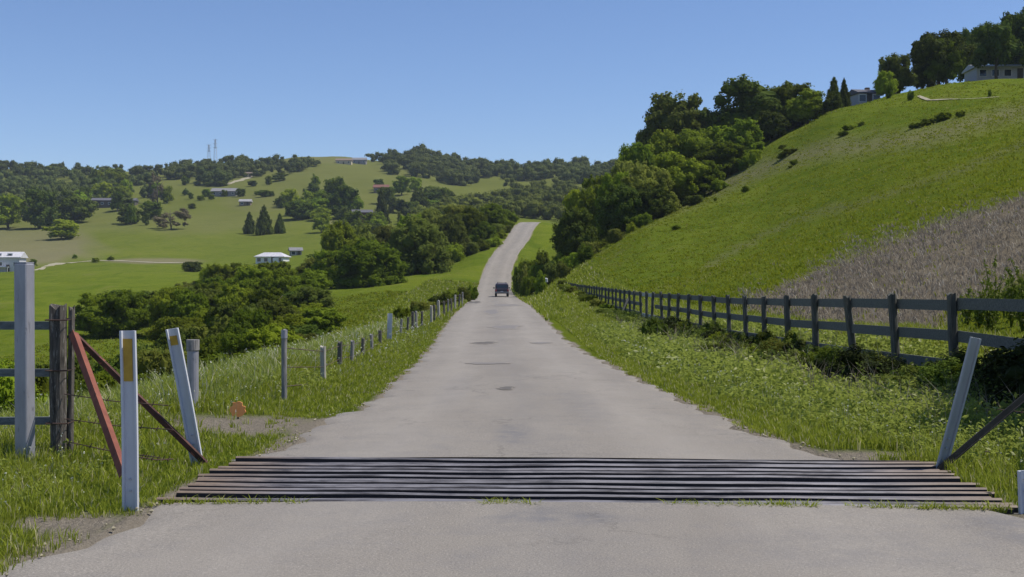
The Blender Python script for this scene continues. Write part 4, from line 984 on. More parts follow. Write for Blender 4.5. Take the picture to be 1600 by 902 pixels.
# ------------------------------------------------------------------ left gate wing: wooden post, steel post, board fence, red braces
M_OLDWOOD = wear_mat('weathered_wood', (.035, .03, .025), (.14, .12, .10), 5, .95, c3=(.27, .25, .22), t3=.56, stretch=(7, 7, .8), bump=.8)
M_GREYWOOD = wear_mat('grey_wood', (.15, .145, .14), (.30, .285, .27), 5, .95, c3=(.09, .085, .08), t3=.6, stretch=(7, 7, .8), bump=.8)
M_GALV = wear_mat('galvanised_steel', (.27, .27, .30), (.37, .37, .41), 2.5, .5, .35, c3=(.2, .2, .22), t3=.6, stretch=(3, 3, .8), bump=.1)
M_REDRUST = wear_mat('red_rust_angle', (.17, .05, .03), (.26, .085, .05), 5, .85, c3=(.10, .035, .025), t3=.62, bump=.3)
M_BOARD = wear_mat('blue_grey_board', (.10, .115, .12), (.17, .185, .19), 4, .9, c3=(.065, .07, .07), t3=.58, stretch=(.7, 8, 8), bump=.6)
M_WIRE = wear_mat('rusty_wire', (.05, .03, .025), (.12, .07, .05), 6, .9)
d = 10.4; x = (91 - 800) / F * d
gp_ = empty('gate_post', (x, d, tz(x, d) - .1)); tag(gp_, 'thick weathered dark wooden post where the red braces meet', 'post'); zt = top_z(478, d) - gp_.location.z
pw = MB(); rj = random.Random(8)
def rough_post(m, w, h, seed, c=(0, 0), square=True, n=12, segs=14, lean=(0, 0)):
    r = random.Random(seed); k = len(m.v); ph = [r.uniform(0, 6) for _ in range(5)]
    for i in range(segs + 1):
        z = h * i / segs
        for j in range(n):
            a = 2 * math.pi * j / n; rr_ = w / 2
            if square: rr_ = w / 2 / max(abs(math.cos(a)), abs(math.sin(a))) * .93; rr_ = min(rr_, w * .62)
            rr_ *= 1 + .05 * math.sin(3 * a + ph[0] + z) + .04 * math.sin(7 * a + ph[1] + 3 * z) + .03 * math.sin(z * 9 + ph[2] + a)
            zz = z + (.02 * math.sin(2 * a + ph[3]) + .015 * math.sin(5 * a) if i == segs else 0)
            m.v.append((c[0] + math.cos(a) * rr_ + lean[0] * z, c[1] + math.sin(a) * rr_ + lean[1] * z, zz))
    for i in range(segs):
        for j in range(n): m.f.append((k + i * n + j, k + i * n + (j + 1) % n, k + (i + 1) * n + (j + 1) % n, k + (i + 1) * n + j))
    m.f.append(tuple(range(k + segs * n, k + segs * n + n)))
    return m
rough_post(pw, .135, zt, 1).build('timber', M_OLDWOOD, gp_)
rough_post(MB(), .05, zt - .02, 2, (.085, .03), lean=(.012, 0)).build('split_stake', M_OLDWOOD, gp_)
hg = MB()
for z in (zt - .12, zt - .55, zt - 1.0):
    hg.tube([(-.085, -.07, z), (.1, -.075, z), (.12, .06, z + .01), (-.08, .08, z), (-.085, -.07, z)], .007, 6)
hg.build('wire_wrap', M_WIRE, gp_)
d2 = 10.05; x2 = (38 - 800) / F * d2; zb = tz(x2, d2)
sp = empty('steel_post', (x2, d2, zb - .1)); tag(sp, 'tall square grey metal post at the left edge in front of the boards', 'post'); hh = top_z(412, d2) - zb + .1
MB().box((0, 0, hh / 2), (.118, .118, hh), Matrix.Rotation(-.25, 3, 'Z'), ch=.008).build('tube', M_GALV, sp)
MB().box((0, 0, hh + .006), (.108, .108, .012), Matrix.Rotation(-.25, 3, 'Z')).build('cap', M_GALV, sp)
bf = empty('board_fence', (x, 10.5, tz(x, 10.5))); tag(bf, 'blue-grey board fence running off the left edge behind the metal post', 'fence')
bz = bf.location.z; x_l = -6.6 - x
for (py0, py1, hpx) in ((509, 506, 13), (583, 580, 12), (658, 659, 12)):
    MB().beam((-.02, -.03, top_z(py0, 10.45) - bz), (x_l, .6, top_z(py1, 11) - bz - .02), hpx / F * 10.45, .035, up=(0, 1, 0)).build('rail', M_BOARD, bf)
rough_post(MB(), .12, 1.3, 4, (x_l + .2, .68)).build('post', M_GREYWOOD, bf)
# red angle-iron braces and wires: the wing that closes the near side of the guard
def wing(label, P0, ends, mats, group, wires):
    e = empty('brace_wing', P0); tag(e, label, 'brace', group)
    for (q, mt, wd) in zip(ends, mats, (.062, .045)):
        v = Vector(q) - Vector(P0); up = Vector((0, 1, 0)); L = MB()
        L.beam((0, 0, 0), v, wd, .007, up=(0, 1, .2)).beam(Vector((wd / 2, .02, 0)), v + Vector((wd / 2, .02, 0)), .007, .045, up=(0, 1, .2))
        L.build('angle_iron', mt, e)
    for (a, b_) in wires:
        a, b_ = Vector(a) - Vector(P0), Vector(b_) - Vector(P0); mid = (a + b_) / 2 + Vector((0, 0, -.015)); m = MB().tube([a, mid, b_], .0045, 5)
        for i in range(1, 7):
            c = a.lerp(b_, i / 7); m.beam(c + Vector((0, -.01, -.02)), c + Vector((.01, .01, .02)), .004, .004); m.beam(c + Vector((.015, 0, .02)), c + Vector((-.012, 0, -.02)), .004, .004)
        m.build('wire', M_WIRE, e)
    return e
def pp(px, py, d): return ((px - 800) / F * d, d, top_z(py, d))
M_DARKRUST = wear_mat('dark_rust_angle', (.05, .022, .016), (.12, .05, .035), 6, .9, c3=(.3, .1, .06), t3=.56)
wing('red rusty angle-iron braces slanting from the wooden post to the cattle guard', pp(111, 520, 10.3), [pp(189, 742, 8.75), pp(318, 724, 10.25)], [M_REDRUST, M_DARKRUST], 'brace wings of the cattle guard',
     [(pp(100, 616, 10.35), pp(262, 634, 9.9)), (pp(100, 655, 10.35), pp(270, 672, 9.8)), (pp(100, 690, 10.35), pp(250, 716, 9.5)), (pp(212, 714, 9.4), pp(270, 718, 9.8))])
M_BLACKI = wear_mat('black_iron', (.02, .018, .017), (.05, .045, .04), 6, .8)
wing('black iron braces rising to the right from the far right guard corner', pp(1688, 548, 10.2), [pp(1468, 735, 9.95), pp(1600, 770, 8.6)], [M_BLACKI, M_BLACKI], 'brace wings of the cattle guard',
     [(pp(1690, 720, 10.1), pp(1540, 706, 10.2)), (pp(1690, 650, 10.1), pp(1560, 640, 10.2))])
x = (1695 - 800) / F * 10.25; e = empty('gate_post', (x, 10.25, tz(x, 10.25) - .1)); tag(e, 'dark wooden post outside the right edge where the black braces meet', 'post')
rough_post(MB(), .14, top_z(515, 10.25) - e.location.z, 77).build('timber', M_OLDWOOD, e)
# grey capped post and thin steel post
d = 14.6; x = (301 - 800) / F * d; e = empty('capped_post', (x, d, tz(x, d) - .1)); tag(e, 'round grey post with a flat cap behind the leaning marker post', 'post'); hh = top_z(531, d) - e.location.z
m = MB().tube([(0, 0, 0), (0, 0, hh - .12)], .068, 16); m.build('pipe', M_GALV, e, smooth=False)
MB().tube([(0, 0, hh - .135), (0, 0, hh - .125), (0, 0, hh)], [.072, .079, .079], 16).build('cap', M_GREYWOOD, e)
d = 16.3; x = (444 - 800) / F * d; e = empty('slim_post', (x, d, tz(x, d) - .1)); tag(e, 'slim upright grey post in the tall grass left of the road', 'post'); hh = top_z(517, d) - e.location.z
rough_post(MB(), .075, hh, 5, square=False).build('timber', M_GREYWOOD, e)
MB().tube([(0, 0, hh - .1), (0, 0, hh + .01)], .043, 10).build('cap', M_GALV, e)
# orange disc
M_ORANGE = wear_mat('orange_paint', (.92, .34, .09), (.95, .42, .13), 14, .6)
d = 14.0; x = (371 - 800) / F * d; e = empty('orange_marker', (x, d, tz(x, d))); tag(e, 'small bright orange disc on a short stake in the left verge', 'marker')
zc = top_z(640, d) - e.location.z; n_ = 20; vs = []
for yy in (-.008, .008):
    for i in range(n_): a = 2 * math.pi * i / n_; q = .088 * (1 + .10 * math.sin(i * 2.1) + (.07 if i % 2 else -.07) + .06 * math.sin(i * 5.3)); vs.append((math.cos(a) * q, yy, zc + math.sin(a) * q))
MB().add(vs, [tuple(range(n_)), tuple(range(2 * n_ - 1, n_ - 1, -1))] + [(i, i + n_, (i + 1) % n_ + n_, (i + 1) % n_) for i in range(n_)]).build('disc', M_ORANGE, e)
MB().beam((0, .02, -.1), (0, .02, zc), .02, .02).build('stake', M_OLDWOOD, e)

# ------------------------------------------------------------------ right-hand board fence
M_FPOST = wear_mat('dark_green_grey_post', (.055, .055, .045), (.12, .12, .10), 5, .95, c3=(.16, .165, .15), t3=.64, stretch=(7, 7, .8), bump=.8)
M_FRAIL = wear_mat('dark_green_grey_rail', (.085, .09, .078), (.15, .155, .135), 4, .9, c3=(.06, .065, .06), t3=.56, stretch=(.6, 8, 8), bump=.7)
M_PALEB = wear_mat('pale_board_end', (.30, .31, .29), (.40, .41, .39), 4, .9)
def fence_x(y): return float(np.interp(y, [10, 18, 22, 35, 60, 100, 150], [6.75, 6.52, 6.28, 6.18, 5.9, 5.65, 5.35]))
def fence_top(y): return float(np.interp(y, [10, 18, 25, 35, 57, 100, 135, 150], [1.36, 1.27, 1.14, .96, .80, .78, .85, .9]))
fy = [12.9, 15.4, 18.0, 20.4, 22.8, 25.2] + [25.2 + 2.4 * i for i in range(1, 53)]
rb = empty('board_fence', (fence_x(18), 18, 0)); tag(rb, 'long dark weathered three-rail board fence along the right side of the road', 'fence')
ox, oy = rb.location.x, 18.0; fr = random.Random(12); post_tops = []
for i, y in enumerate(fy):
    X = fence_x(y); zt = fence_top(y); zb = tz(X, y) - .25; ln = fr.uniform(-.05, .05); ly = fr.uniform(-.03, .03)
    if i == 4: ln = -.13
    if i == 3: ln = -.07
    if i == 2: ln = -.03
    if i == 5: ln = -.04
    big = .135 if y < 30 else .12
    h_ = zt - zb + .03 + fr.uniform(-.02, .03)
    rough_post(MB(), big, h_, 100 + i, (X - ox - ln * h_, y - oy), segs=8 if y < 60 else 3, n=12 if y < 60 else 8, lean=(ln, ly)).build('post', M_FPOST, rb)
    me = rb.children[-1] if rb.children else None
    post_tops.append((X, y, zt))
# set the post bases
for o, y in zip([c for c in rb.children], fy): o.location.z = tz(fence_x(y), y) - .25
rz_off = (.10, .57, 1.02)
def rail(i0, i1, k, mat=None, dz0=0, dz1=0, off=.085):
    a, b_ = post_tops[i0], post_tops[i1]; z0, z1 = a[2] - rz_off[k] + dz0, b_[2] - rz_off[k] + dz1
    jz = fr.uniform(-.02, .02)
    MB().beam((a[0] - ox + off, a[1] - oy - .07, z0 + jz), (b_[0] - ox + off, b_[1] - oy + .07, z1 + fr.uniform(-.02, .02)), .165, .03, up=(1, 0, 0)).build('rail', mat or M_FRAIL, rb)
n_p = len(fy); i = 0
for i in range(0, n_p - 2, 2):
    for k in range(3):
        y = fy[i]
        if k == 1 and 49 < y < 56: continue
        if k == 2 and y < 17: continue
        rail(i, i + 2, k, M_PALEB if (49 < y < 54 and k != 1) else None, off=.085 + .004 * (i % 4 > 1), dz0=(-.1 if k == 1 and y < 14 else 0))
# strut leaning on the fence, pale post at the fence end
y = 60; X = fence_x(y); e = link('prop_stake', MB().beam((0, 0, -.2), (.55, 1.0, 1.05), .09, .09).mesh('prop_stake', M_FPOST), loc=(X - .75, y - 1.2, tz(X - .75, y - 1.2))); tag(e, 'dark stake propped against the right fence halfway along', 'stake')
y = 148; X = (852 - 800) / F * y; e = empty('mailbox_post', (X, y, tz(X, y))); tag(e, 'pale post with small white box at the far end of the right fence', 'post')
MB().beam((0, 0, -.2), (0, 0, .95), .16, .16).build('post', M_GREYWOOD, e); MB().box((0, 0, 1.2), (.62, .4, .5), ch=.08).build('box', M_MARK, e)

# ------------------------------------------------------------------ left wire fence with old posts
wf = empty('wire_fence', (-4.5, 28, 0)); tag(wf, 'row of short old wooden posts with wire along the left verge', 'fence')
LP = [(505, 542, 20.4, .095, 0), (530, 535, 24.5, .10, 1), (549, 533, 26.5, .085, 0), (566, 532, 29, .085, 1), (581, 524, 31.5, .085, 0), (594, 519, 34.5, .10, 1), (626, 499, 43, .09, 0), (636, 496, 45, .09, 1), (645, 488, 47, .12, 1),
      (651, 487, 49, .10, 0), (659, 487, 51, .10, 1), (674, 478, 57, .12, 0), (679, 477, 60, .10, 1), (686, 470, 63, .14, 0), (694, 471, 67, .12, 1), (700, 468, 71, .10, 0), (706, 467, 75, .11, 1), (711, 461, 80, .14, 0), (717, 460, 88, .13, 1), (722, 457, 95, .13, 0)]
M_POSTL = wear_mat('bleached_post', (.30, .28, .24), (.44, .41, .35), 5, .95, stretch=(7, 7, .8), bump=.6)
M_POSTD = wear_mat('brown_post', (.075, .07, .06), (.17, .15, .13), 5, .95, stretch=(7, 7, .8), bump=.6)
tops = []
for i, (px, py, d, wd, dk) in enumerate(LP):
    X = (px - 800) / F * d; zb = tz(X, d) - .15; zt = top_z(py, d); zt = max(zt, zb + .6)
    o = rough_post(MB(), wd, zt - zb, 300 + i, square=bool(dk), segs=6, lean=(fr.uniform(-.06, .06), 0)).build('post', M_POSTD if dk else (M_POSTL if i in (0, 11, 13, 17) else M_GREYWOOD), wf)
    o.location = (X + 4.5, d - 28, zb); tops.append((X + 4.5, d - 28, zt))
X0 = (444 - 800) / F * 16.3 + 4.5
for k in (.08, .34, .6):
    pts = [(X0, -11.7, top_z(517, 16.3) - k - .15)] + [(a, b_, c - k) for (a, b_, c) in tops]
    MB().tube(pts, .006, 4).build('wire', M_WIRE, wf)

# ------------------------------------------------------------------ the car driving away
def paint(name, c, r=.35, metal=0.2):
    m, n, b = new_mat(name); b.inputs['Base Color'].default_value = (*c, 1); b.inputs['Roughness'].default_value = r; b.inputs['Metallic'].default_value = metal; return m
M_CAR = paint('dark_car_paint', (.055, .045, .065)); M_BLK = paint('black_trim', (.015, .015, .018), .6, 0); M_TAIL = paint('tail_lamp_red', (.35, .03, .03), .3, 0); M_PLATE = paint('plate', (.6, .6, .6), .5, 0); M_CHR = paint('bumper_grey', (.16, .16, .17), .4, .5)
M_TYRE = paint('tyre', (.02, .02, .02), .9, 0)
cy = 157; cx = (784 - 800) / F * cy; rx, rz_ = road_xz([cy]); e = empty('pickup_truck', (cx, cy, rz_[0] + .03), math.radians(1)); tag(e, 'dark boxy pickup truck driving away along the road', 'truck')
W = 1.76
def loft(name, secs, mat, parent, ch=.12):
    m = MB(); k = 0
    for (y, z0, z1, w0, w1) in secs:
        m.v += [(-w0 / 2, y, z0), (w0 / 2, y, z0), (w0 / 2 , y, z0 + (z1 - z0) * .7), (w1 / 2, y, z1 - .02), (w1 / 2 - ch, y, z1), (-w1 / 2 + ch, y, z1), (-w1 / 2, y, z1 - .02), (-w0 / 2, y, z0 + (z1 - z0) * .7)]
    for i in range(len(secs) - 1):
        for j in range(8): m.f.append((i * 8 + j, i * 8 + (j + 1) % 8, i * 8 + 8 + (j + 1) % 8, i * 8 + 8 + j))
    m.f.append(tuple(range(7, -1, -1))); q = (len(secs) - 1) * 8; m.f.append(tuple(range(q, q + 8)))
    return m.build(name, mat, parent)
body = loft('body', [(-2.2, .5, 1.0, W, W - .1), (-2.15, .42, 1.04, W, W - .08), (1.3, .42, 1.06, W, W - .1), (2.1, .45, .95, W - .05, W - .25), (2.35, .5, .8, W - .2, W - .4)], M_CAR, e)
cab = loft('cabin', [(-2.05, 1.0, 1.60, W - .08, W - .34), (-1.9, 1.0, 1.72, W - .08, W - .32), (.5, 1.0, 1.74, W - .08, W - .34), (1.2, 1.0, 1.1, W - .12, W - .3)], M_CAR, e)
MB().box((0, -2.02, 1.33), (1.28, .12, .38), Matrix.Rotation(-.12, 3, 'X')).build('rear_window', M_GLASS, e)
for s in (-1, 1): MB().box((s * (W / 2 - .115), -.6, 1.36), (.06, 2.0, .34), Matrix.Rotation(-s * .22, 3, 'Y')).build('side_window', M_GLASS, e)
rk = MB()
for s in (-1, 1): rk.tube([(s * .55, -1.8, 1.72), (s * .55, -1.75, 1.84), (s * .55, .3, 1.84), (s * .55, .35, 1.73)], .025, 6)
for yy in (-1.5, -.7, .1): rk.tube([(-.6, yy, 1.84), (.6, yy, 1.84)], .022, 6)
rk.build('roof_rack', M_BLK, e)
MB().box((0, -2.3, .56), (W - .02, .16, .2), ch=.03).build('bumper', M_CHR, e); MB().box((0, -2.22, .8), (1.15, .04, .09)).build('tailgate_trim', M_BLK, e)
MB().box((0, -2.24, .68), (.34, .03, .13)).build('licence_plate', M_PLATE, e)
for s in (-1, 1):
    MB().box((s * .76, -2.215, .84), (.15, .06, .26), ch=.02).build('tail_lamp', M_TAIL, e)
    MB().box((s * 1.0, .95, 1.12), (.2, .1, .16), ch=.03).build('wing_mirror', M_BLK, e)
    for yy in (-1.45, 1.45):
        t = MB().tube([(s * .62, yy, .34), (s * .64, yy, .34), (s * .86, yy, .34), (s * .88, yy, .34)], [.28, .34, .34, .28], 18).build('wheel', M_TYRE, e)
        MB().tube([(s * .86, yy, .34), (s * .888, yy, .34)], [.2, .18], 12).build('rim', M_CHR, t)
MB().box((.1, -1.0, 1.95), (.5, .6, .22), ch=.05).build('roof_load', M_PLATE, e) if False else None

# ------------------------------------------------------------------ grass
def grass_mat(name, ca, cb, cdry, dry=.12, trans=.35):
    m, n, b = new_mat(name)
    at = N(n, 'ShaderNodeAttribute', attribute_name='tint'); g = N(n, 'ShaderNodeNewGeometry')
    big = noise_(n, .4, 6, .75, g.outputs['Position'])
    mm = N(n, 'ShaderNodeMath', operation='MULTIPLY_ADD'); mm.inputs[1].default_value = .6; n.links.new(at.outputs['Fac'], mm.inputs[0])
    m2 = N(n, 'ShaderNodeMapRange'); m2.inputs[1].default_value = .3; m2.inputs[2].default_value = .7; m2.inputs[4].default_value = .4; n.links.new(big.outputs[0], m2.inputs[0]); n.links.new(m2.outputs[0], mm.inputs[2])
    c = mix_(n, mm.outputs[0], ca, cb)
    dr = ramp_(n, at.outputs['Fac'], [(1 - dry - .02, 0.0), (1 - dry, 1.0)]); c = mix_(n, dr.outputs[0], c, cdry)
    n.links.new(c, b.inputs['Base Color']); b.inputs['Roughness'].default_value = .9; b.inputs['Specular IOR Level'].default_value = .04
    tr = N(n, 'ShaderNodeBsdfTranslucent'); ms = N(n, 'ShaderNodeMixShader'); ms.inputs[0].default_value = trans
    n.links.new(c, tr.inputs[0]); n.links.new(b.outputs[0], ms.inputs[1]); n.links.new(tr.outputs[0], ms.inputs[2]); n.links.new(ms.outputs[0], n.nodes['Material Output'].inputs[0])
    return m
def blades(name, X, Y, H, Wd, nb, mat, label, cat, seed, spread=.05, lean=.35, tip=None, broad=False):
    r = np.random.default_rng(seed); n = len(X); Z = terrain(X, Y)
    k = n * nb; rep = lambda a: np.repeat(a, nb)
    a = r.uniform(0, 2 * np.pi, k); q = rep(spread * np.ones(n)) * np.sqrt(r.random(k)) * (1 + rep(H)); bx = rep(X) + np.cos(a) * q; by = rep(Y) + np.sin(a) * q; bz = rep(Z) - .02
    h = rep(H) * r.uniform(.5, 1.15, k); w_ = rep(Wd) * r.uniform(.6, 1.3, k) / 2
    la = a + r.normal(size=k) * .6; ln = h * lean * r.uniform(.2, 1.6, k)
    fa = r.uniform(0, np.pi, k); wx, wy = np.cos(fa) * w_, np.sin(fa) * w_
    mx, my, mz = bx + np.cos(la) * ln * .3, by + np.sin(la) * ln * .3, bz + h * .58
    tx, ty, tz_ = bx + np.cos(la) * ln, by + np.sin(la) * ln, bz + h * (1 - .18 * np.minimum(1, ln / h))
    mf = 1.5 if broad else .85; bf_ = .35 if broad else 1
    V = np.stack([np.stack([bx - wx * bf_, by - wy * bf_, bz], -1), np.stack([bx + wx * bf_, by + wy * bf_, bz], -1), np.stack([mx + wx * mf, my + wy * mf, mz], -1), np.stack([mx - wx * mf, my - wy * mf, mz], -1), np.stack([tx, ty, tz_], -1)], 1).reshape(-1, 3)
    i0 = np.arange(k) * 5; Q = np.stack([i0, i0 + 1, i0 + 2, i0 + 3], 1); T = np.stack([i0 + 3, i0 + 2, i0 + 4], 1)
    tint = np.repeat(np.clip(r.random(k) * .8 + .2 * rep(r.random(n)), 0, 1), 5)
    me = fast_mesh(name, V, [Q, T], mat, tint)
    return tag(link(name, me), label, cat, None, 'stuff')
def side_over(X, Y):
    rx, _ = road_xz(Y); l, r = edgesLR(Y); dx = X - rx; return np.where(dx < 0, -dx - l, dx - r)
def visible(X, Y, pad=230):
    px = 800 + X / Y * F; return (px > -pad) & (px < 1600 + pad)
gr = np.random.default_rng(11)
M_G1 = grass_mat('verge_grass_blades', (.205, .250, .024), (.37, .41, .055), (.55, .50, .28), .16, .45)
M_G2 = grass_mat('tall_pale_grass', (.20, .26, .045), (.37, .41, .11), (.60, .56, .38), .22, .45)
M_G3 = grass_mat('hill_grass_blades', (.175, .205, .012), (.28, .30, .024), (.36, .33, .12), .10, .45)
M_DRY = grass_mat('dry_stalks', (.17, .145, .11), (.31, .265, .21), (.44, .40, .33), .2, .35)
M_ROUGH = grass_mat('rough_weed_leaves', (.055, .085, .018), (.17, .215, .045), (.38, .37, .22), .1, .35)
M_WEED = grass_mat('broad_weed_leaves', (.19, .235, .03), (.38, .43, .10), (.52, .53, .26), .15, .5)
def scatter(n, x0, x1, y0, y1, power=1.0):
    u = gr.random(n); Y = y0 * (y1 / y0)**u; X = gr.uniform(x0, x1, n); return X, Y
def in_guard(X, Y, p=.02):
    gx, gy = guard_local(X, Y); return (abs(gx) < GW / 2 + p) & (abs(gy) < GL / 2 + .1)
def patchy(X, Y, s=1.0): return .5 + .33 * sines(X * s * 2, Y * s * 2)
# left verge
n = 60000; X, Y = scatter(n, -11, -2, 5.2, 75); o = side_over(X, Y); X0 = X
bare = (((X + 2.95) / 1.0)**2 + ((Y - 13.4) / 1.05)**2 < 1.1) | (((X + 2.75) / .45)**2 + ((Y - 7.75) / .3)**2 < 1)
k = (o > -.04) & visible(X, Y) & ~in_guard(X, Y) & ~(bare & (gr.random(n) < .93)) & (gr.random(n) < np.clip(o / .15, .4, 1)); X, Y, o = X[k], Y[k], o[k]
H = np.clip(.04 + .09 * o + .08 * patchy(X, Y), .04, .26) * (1 + .25 * gr.normal(size=len(X)) * .5); H = np.where(Y < 10.5, H * .8, H * .72); Wd = np.clip(.0009 * Y, .007, .05)
blades('verge_grass', X, Y, np.maximum(H, .04), Wd, 9, M_G1, 'bright green grass of the left verge', 'grass', 1)
n = 13000; X, Y = scatter(n, -12, -3, 12, 75); o = side_over(X, Y); k = (o > 1.1) & (X < np.interp(Y, [12, 16, 24, 40, 75], [-4.4, -3.5, -3.8, -4.2, -4.6])) & visible(X, Y) & (patchy(X, Y, .6) > .25); X, Y, o = X[k], Y[k], o[k]
H = gr.uniform(.18, .44, len(X)) * np.interp(Y, [10, 20, 60], [.7, 1, 1]); blades('tall_grass', X, Y, H, np.clip(.0007 * Y, .006, .03), 6, M_G2, 'tall pale grass behind the left verge', 'tall grass', 2, .07, .5)
# right verge
n = 42000; X, Y = scatter(n, 2.2, 8.5, 6.5, 90); o = side_over(X, Y)
bare = ((X - 3.2) / .6)**2 + ((Y - 10.95) / .4)**2 < 1
bare2 = (Y < 8.35) & (X < 4.6) & (np.sin(X * 5) + np.sin(Y * 9 + 1) < .9)
k = (o > -.03) & visible(X, Y) & ~in_guard(X, Y) & ~bare & ~bare2 & (X < np.interp(Y, [10, 150], [9.5, 7])) & (gr.random(n) < np.clip(o / .15, .4, 1)); X, Y, o = X[k], Y[k], o[k]
H = np.clip(.04 + .08 * o + .09 * patchy(X, Y), .04, .28); blades('verge_grass', X, Y, H, np.clip(.0009 * Y, .007, .05), 9, M_G1, 'bright green grass of the right verge', 'grass', 3)
def leaf_stuff(name, X, Y, H, W_, size, nl, mat, label, cat, seed):
    r = np.random.default_rng(seed); n = len(X); Z = terrain(X, Y); k = n * nl; rp = lambda a: np.repeat(a, nl, axis=0)
    u = r.normal(size=(k, 3)); u /= np.linalg.norm(u, axis=1)[:, None]; rad = r.random(k)**.4
    P = np.stack([rp(X) + u[:, 0] * rad * rp(W_) / 2, rp(Y) + u[:, 1] * rad * rp(W_) / 2, rp(Z) + np.abs(u[:, 2]) * rad * rp(H)], 1)
    Nn = u * .6 + r.normal(size=(k, 3)) * .5 + [0, 0, .6]; Nn /= np.linalg.norm(Nn, axis=1)[:, None]
    V, Q = quads(P, Nn, rp(size) * r.uniform(.5, 1.3, k), .5, r)
    tint = np.clip(.35 * rp(r.random(n)) + .3 * np.repeat(r.random(k), 1) + .35 * np.abs(u[:, 2]) * rad, 0, 1)
    me = fast_mesh(name, V, [Q], mat, np.repeat(tint, 4)); return tag(link(name, me), label, cat, None, 'stuff')
n = 13000; X, Y = scatter(n, 2.8, 7.6, 8.6, 48); o = side_over(X, Y); k = (o > .6) & visible(X, Y) & ~in_guard(X, Y, .1) & (gr.random(n) < np.clip((o - .4) / 1.3, 0, 1)); X, Y, o = X[k], Y[k], o[k]
leaf_stuff('leafy_weeds', X, Y, gr.uniform(.16, .42, len(X)) * np.clip(o / 1.4, .4, 1.15), gr.uniform(.25, .5, len(X)), np.clip(.0024 * Y, .026, .06), 26, M_WEED, 'broad-leaved green weeds filling the ditch below the right fence', 'weeds', 4)
n = 1500; X, Y = scatter(n, 4.6, 6.6, 13, 60); fx = np.interp(Y, [10, 18, 22, 35, 60], [6.75, 6.52, 6.28, 6.18, 5.9]); k = (X < fx + .1) & (X > fx - 1.3) & (patchy(X, Y, .6) > .3); X, Y = X[k], Y[k]
leaf_stuff('rough_weeds', X, Y, gr.uniform(.3, .72, len(X)), gr.uniform(.25, .6, len(X)), np.clip(.0019 * Y, .024, .05), 34, M_ROUGH, 'tall rough weeds crowding the foot of the right board fence', 'weeds', 46)
n = 700; X, Y = scatter(n, 4.2, 6.8, 12, 50); k = side_over(X, Y) > 1.2; X, Y = X[k], Y[k]
blades('dead_stems', X, Y, gr.uniform(.35, .8, len(X)), np.clip(.0005 * Y, .005, .02), 4, M_DRY, 'dead brown stems standing among the weeds of the right verge', 'dead stems', 47, .08, .5)
n = 3400; X, Y = scatter(n, -9, -3, 6, 45); o = side_over(X, Y); k = (o > .7) & visible(X, Y) & (patchy(X, Y, .45) > .55); X, Y, o = X[k], Y[k], o[k]
leaf_stuff('leafy_weeds', X, Y, gr.uniform(.08, .24, len(X)), gr.uniform(.15, .35, len(X)), np.clip(.0018 * Y, .018, .04), 22, M_WEED, 'low leafy weeds mixed into the left verge', 'weeds', 44)
n = 1800; X, Y = scatter(n, 3.3, 6.5, 8.6, 45); o = side_over(X, Y); k = (o > .5) & visible(X, Y) & (patchy(X, Y, .5) > .45); X, Y = X[k], Y[k]
blades('tall_grass', X, Y, gr.uniform(.12, .34, len(X)), np.clip(.0007 * Y, .006, .03), 6, M_G2, 'pale seeding grass in the right verge', 'tall grass', 5, .06, .45)
# far verges
n = 16000; X, Y = scatter(n, -14, 9, 60, 200); o = side_over(X, Y); k = (o > .1) & (o < 9) & visible(X, Y); X, Y = X[k], Y[k]
blades('verge_grass', X, Y, gr.uniform(.15, .42, len(X)), .0009 * Y, 5, M_G1, 'grass along the distant road edges', 'grass', 6, .15)
# weeds in the guard's near seam
sx_ = np.concatenate([gr.uniform(-.25, .1, 60), gr.uniform(1.0, 2.0, 110), gr.uniform(-2.6, -1.5, 40), gr.uniform(2.2, 3.3, 70)]); pts = [gp(a, -GL / 2 - .06 + gr.uniform(-.02, .02)) for a in sx_ - .4]
X = np.array([p.x for p in pts]); Y = np.array([p.y for p in pts])
def flat_blades():
    global terrain
    old = terrain; terrain = lambda a, b, pit=False: np.full(np.shape(a), .01)
    blades('seam_weeds', X, Y, gr.uniform(.03, .09, len(X)), np.full(len(X), .009), 12, M_G1, 'small green weeds growing in the near edge of the cattle guard', 'weeds', 7, .03, .9)
    terrain = old
flat_blades()
# hill behind the fence and left meadow bank
n = 80000; X, Y = scatter(n, 6.2, 75, 13, 200); k = visible(X, Y) & (gr.random(n) < np.interp(Y, [60, 200], [1, .25])) & (X > np.interp(Y, [10, 150], [6.6, 6])); X, Y = X[k], Y[k]; Z = terrain(X, Y)
Px = 800 + X / Y * F; Pz = HY - (Z - CH) / Y * F; edge = np.interp(Px, [1140, 1200, 1330, 1450, 1600, 1800], [470, 448, 392, 345, 298, 250]); low = np.interp(Px, [1140, 1260, 1340, 1420, 1500, 1600], [470, 500, 545, 560, 480, 440])
isdry = (Pz > edge + 8 * sines(Px * .05, Pz * .1)) & (Pz < low) & (Px > 1150)
isdry = ((Pz > edge + 14 * sines(Px * .05, Pz * .1) + gr.normal(size=len(X)) * 11) & (Pz < low + gr.normal(size=len(X)) * 12) & (Px > 1150)) & (gr.random(len(X)) < .93) & (Y < 140)
Xd, Yd = X[isdry], Y[isdry]; blades('dry_stalks', Xd, Yd, gr.uniform(.08, .36, len(Xd)), .0007 * Yd, 7, M_DRY, 'grey-brown stand of dry stalks on the slope behind the right fence', 'dry weeds', 8, .25, .9)
Xg, Yg = X[~isdry], Y[~isdry]; blades('hill_grass', Xg, Yg, gr.uniform(.08, .2, len(Xg)), .0011 * Yg, 5, M_G3, 'short green grass of the open slope behind the right fence', 'grass', 9, .3)
near = (Yd < 60) & (gr.random(len(Xd)) < .1)
